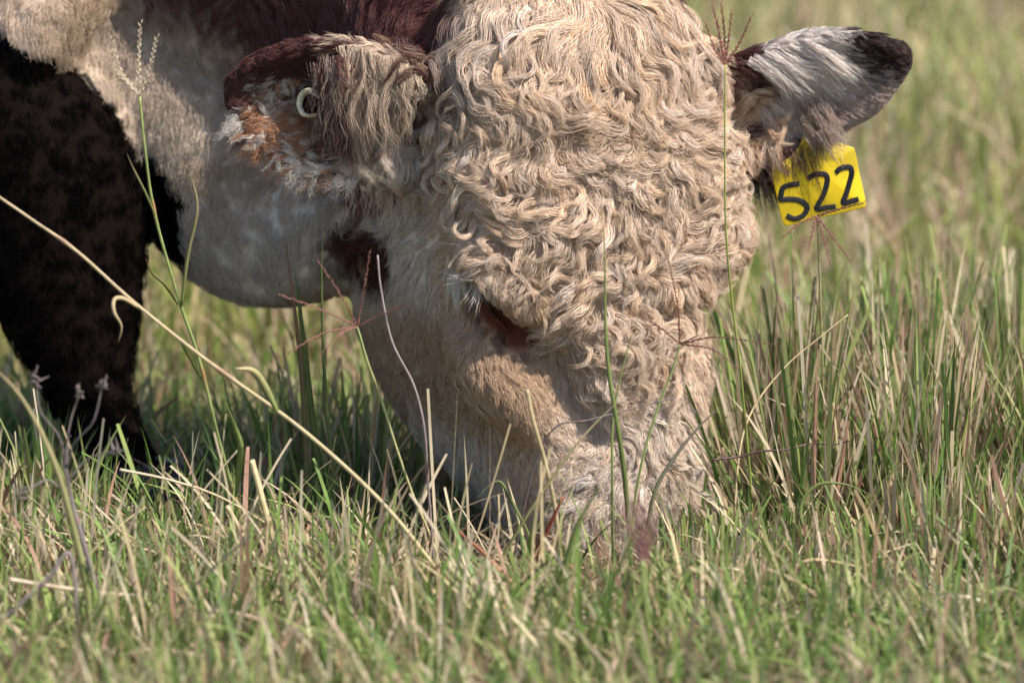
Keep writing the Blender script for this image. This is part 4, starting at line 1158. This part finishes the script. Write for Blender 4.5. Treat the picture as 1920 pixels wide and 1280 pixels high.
    # leaves and blades that cross the face and stand out in the foreground
    for lab, pts, w, c0, c1, kw in (
        ('long green blade rising across the centre of the nose', [(1185, 1080, -.18), (1172, 900, -.20), (1158, 800, -.21), (1142, 700, -.21), (1135, 600, -.21), (1134, 480, -.21), (1128, 392, -.21)], .0046, GREEN_S * .75, GREEN_S * 1.15, {}),
        ('pale blade slanting up across the left side of the nose', [(930, 1075, -.22), (980, 980, -.23), (1060, 860, -.24), (1110, 800, -.24), (1172, 740, -.24)], .0032, GREEN_S * 1.2, STRAW_S * 1.1, {}),
        ('grey green blade curving over the muzzle to the right silhouette', [(1205, 1075, -.14), (1225, 930, -.15), (1270, 850, -.15), (1320, 790, -.15), (1352, 764, -.15)], .0042, GREEN_S * .8, GREY_S * .9, {}),
        ('thin yellow green blade standing left of the centre blade', [(1150, 1075, -.16), (1148, 900, -.18), (1150, 780, -.18), (1175, 660, -.18), (1205, 570, -.19)], .0026, GREEN_S, GREEN_S * 1.2, {}),
        ('red leaf slanting upright before the muzzle', [(975, 1100, -.24), (1000, 1045, -.25), (1028, 990, -.26), (1056, 930, -.27)], .0062, RED_S * .8, RED_S * 1.25, {'start': .8, 'tip': .3}),
        ('red and cream leaf leaning left before the muzzle', [(975, 1120, -.26), (945, 1080, -.26), (905, 1035, -.26), (858, 995, -.27)], .0065, STRAW_S, RED_S * 1.1, {'start': .9, 'tip': .2}),
        ('broad blurred green blade before the muzzle', [(1030, 1180, -.42), (1060, 1060, -.43), (1085, 980, -.44), (1130, 900, -.45)], .0075, GREEN_S * 1.2, GREEN_S * 1.35, {}),
        ('bent green blade folded over left of the muzzle', [(1020, 1075, -.14), (990, 1000, -.15), (960, 940, -.15), (938, 903, -.15), (915, 912, -.15), (890, 940, -.15)], .0034, GREEN_S * .7, GREEN_S * .9, {}),
        ('tall green blade between foreleg and head, right one', [(600, 900, .16), (585, 780, .15), (572, 660, .14), (560, 560, .13), (552, 500, .13)], .0070, GREEN_S * .85, GREEN_S * .8, {}),
        ('tall green blade between foreleg and head, left one', [(575, 905, .10), (570, 760, .10), (562, 660, .10), (555, 600, .10), (545, 520, .10), (535, 440, .10)], .0052, GREEN_S * .7, BROWN_S * 1.6, {}),
        ('dark upright blade close to the throat', [(625, 900, .05), (612, 760, .05), (606, 640, .05), (603, 520, .05), (606, 430, .05)], .0040, GREEN_S * .6, GREEN_S * .55, {}),
        ('blurred pale blue green blade at the lower right', [(1735, 1235, -.45), (1775, 1200, -.45), (1815, 1170, -.45), (1850, 1140, -.45)], .0100, np.array((.26, .34, .26)), np.array((.34, .42, .34)), {'start': .9, 'tip': .2}),
        ('straw coloured dry leaf standing at the lower centre right', [(1375, 1230, -.45), (1362, 1180, -.45), (1345, 1120, -.45), (1310, 1060, -.45)], .0070, TAN_S, TAN_S * 1.1, {}),
        ('long yellow green blade rising in the left foreground', [(165, 1120, -.48), (130, 960, -.48), (95, 850, -.48), (40, 745, -.48), (-20, 680, -.48)], .0060, GREEN_S * 1.1, STRAW_S, {}),
        ('arched green leaf right of the cropped grass', [(1530, 1050, -.16), (1500, 960, -.16), (1530, 910, -.16), (1585, 908, -.16), (1640, 930, -.16)], .0040, GREEN_S, GREEN_S * .9, {}),
        ('pale bent dry leaf in the right foreground', [(1450, 1190, -.30), (1480, 1080, -.30), (1520, 1050, -.30), (1600, 1060, -.30), (1690, 1085, -.30)], .0045, STRAW_S, STRAW_S * 1.2, {}),
        ('red tipped spike in the right foreground', [(1870, 1080, -.20), (1860, 1010, -.20), (1845, 960, -.20), (1830, 930, -.20)], .0042, GREEN_S, RED_S, {'tip': .4}),
        ('dark pink dry leaf in the tall grass at right', [(1720, 1110, -.22), (1745, 1075, -.22), (1772, 1035, -.22)], .0065, RED_S * .7, TAN_S, {})):
        o = plant('grass_blade', lab, 'grass blade', (pts[0][0], pts[0][1], pts[0][2]), 'blades standing out from the sward')
        leaf_part('blade', pts, w, c0, c1, o, **kw)
    # fuzzy purple seed head, out of focus before the muzzle
    r = plant('seed_stalk', 'blurred fuzzy purple brown seed head on green stem before the muzzle', 'grass stalk', (1225, 1260, -.55), 'grass seed stalks')
    stem_part('stem', [(1205, 1050, -.62), (1210, 1130, -.62), (1222, 1260, -.60), (1228, 1400, -.58)], .0018, .0024, GREEN_S * 1.2, GREEN_S * 1.1, r, 20)
    for tip in ((1168, 960), (1188, 945), (1205, 950), (1225, 975)):
        spike_part('seed_spike', [(1205, 1060, -.62), ((tip[0] + 1205) / 2 + 3, (tip[1] + 1060) / 2, -.62), (*tip, -.62)], .0026, np.array((.24, .12, .11)), r, fuzz=2)
    # clover plants
    for i, (x, y, d, lab) in enumerate(((1875, 690, .45, 'dark green clover leaves among tall grass near right edge'), (1885, 945, .02, 'dark green clover low at right edge beside the red spike'),
                                        (615, 1050, .02, 'small dark clover in the shade left of the muzzle'), (1790, 1090, -.24, 'small dark clover in the right foreground below the tall grass'))):
        r = plant('clover', lab, 'clover', (x, y, d), 'clover plants')
        base = P(x, y, d); base[2] = 0
        for j in range(5):
            top = P(x, y, d) + rng.normal(0, 1, 3) * (.022, .015, .012); top[2] = max(top[2], .02)
            st = link_mesh('leaf_stalk', Bag().add(tube([base + rng.normal(0, .003, 3) * (1, 1, 0), base * .4 + top * .6 + rng.normal(0, .004, 3), top], [.0009, .0008, .0006], 5, n=8), GREEN_S * .6).mesh('leaf_stalk'), M_STALK, r)
            a0 = rng.uniform(0, 6.28); nrm = unit(np.array((0, -.45, .85)) + rng.normal(0, .35, 3))
            u = unit(np.cross(nrm, (1, .2, 0))); w = np.cross(nrm, u)
            for m_ in range(3):
                a = a0 + m_ * 2.094
                ax = u * math.cos(a) + w * math.sin(a); sd = np.cross(nrm, ax)
                ln = rng.uniform(.011, .016)
                th = np.linspace(0, 2 * math.pi, 16, endpoint=False)
                rad = .5 * (1 - .12 * np.exp(-((th) / .5) ** 2) - .12 * np.exp(-((th - 6.283) / .5) ** 2))
                o_ = top + ax * ln * .52 + np.outer(np.cos(th) * rad * ln, ax) + np.outer(np.sin(th) * rad * ln * .92, sd) + np.outer(np.abs(np.sin(th)) * .0018, nrm)
                rings = np.stack((o_ - nrm * .0002, o_ + nrm * .0002))
                lf = link_mesh('leaflet', Bag().add(sweep_rings(rings), np.array((.055, .115, .030)) * rng.uniform(.8, 1.25)).mesh('leaflet', smooth=False), M_GRASS, r)
details()
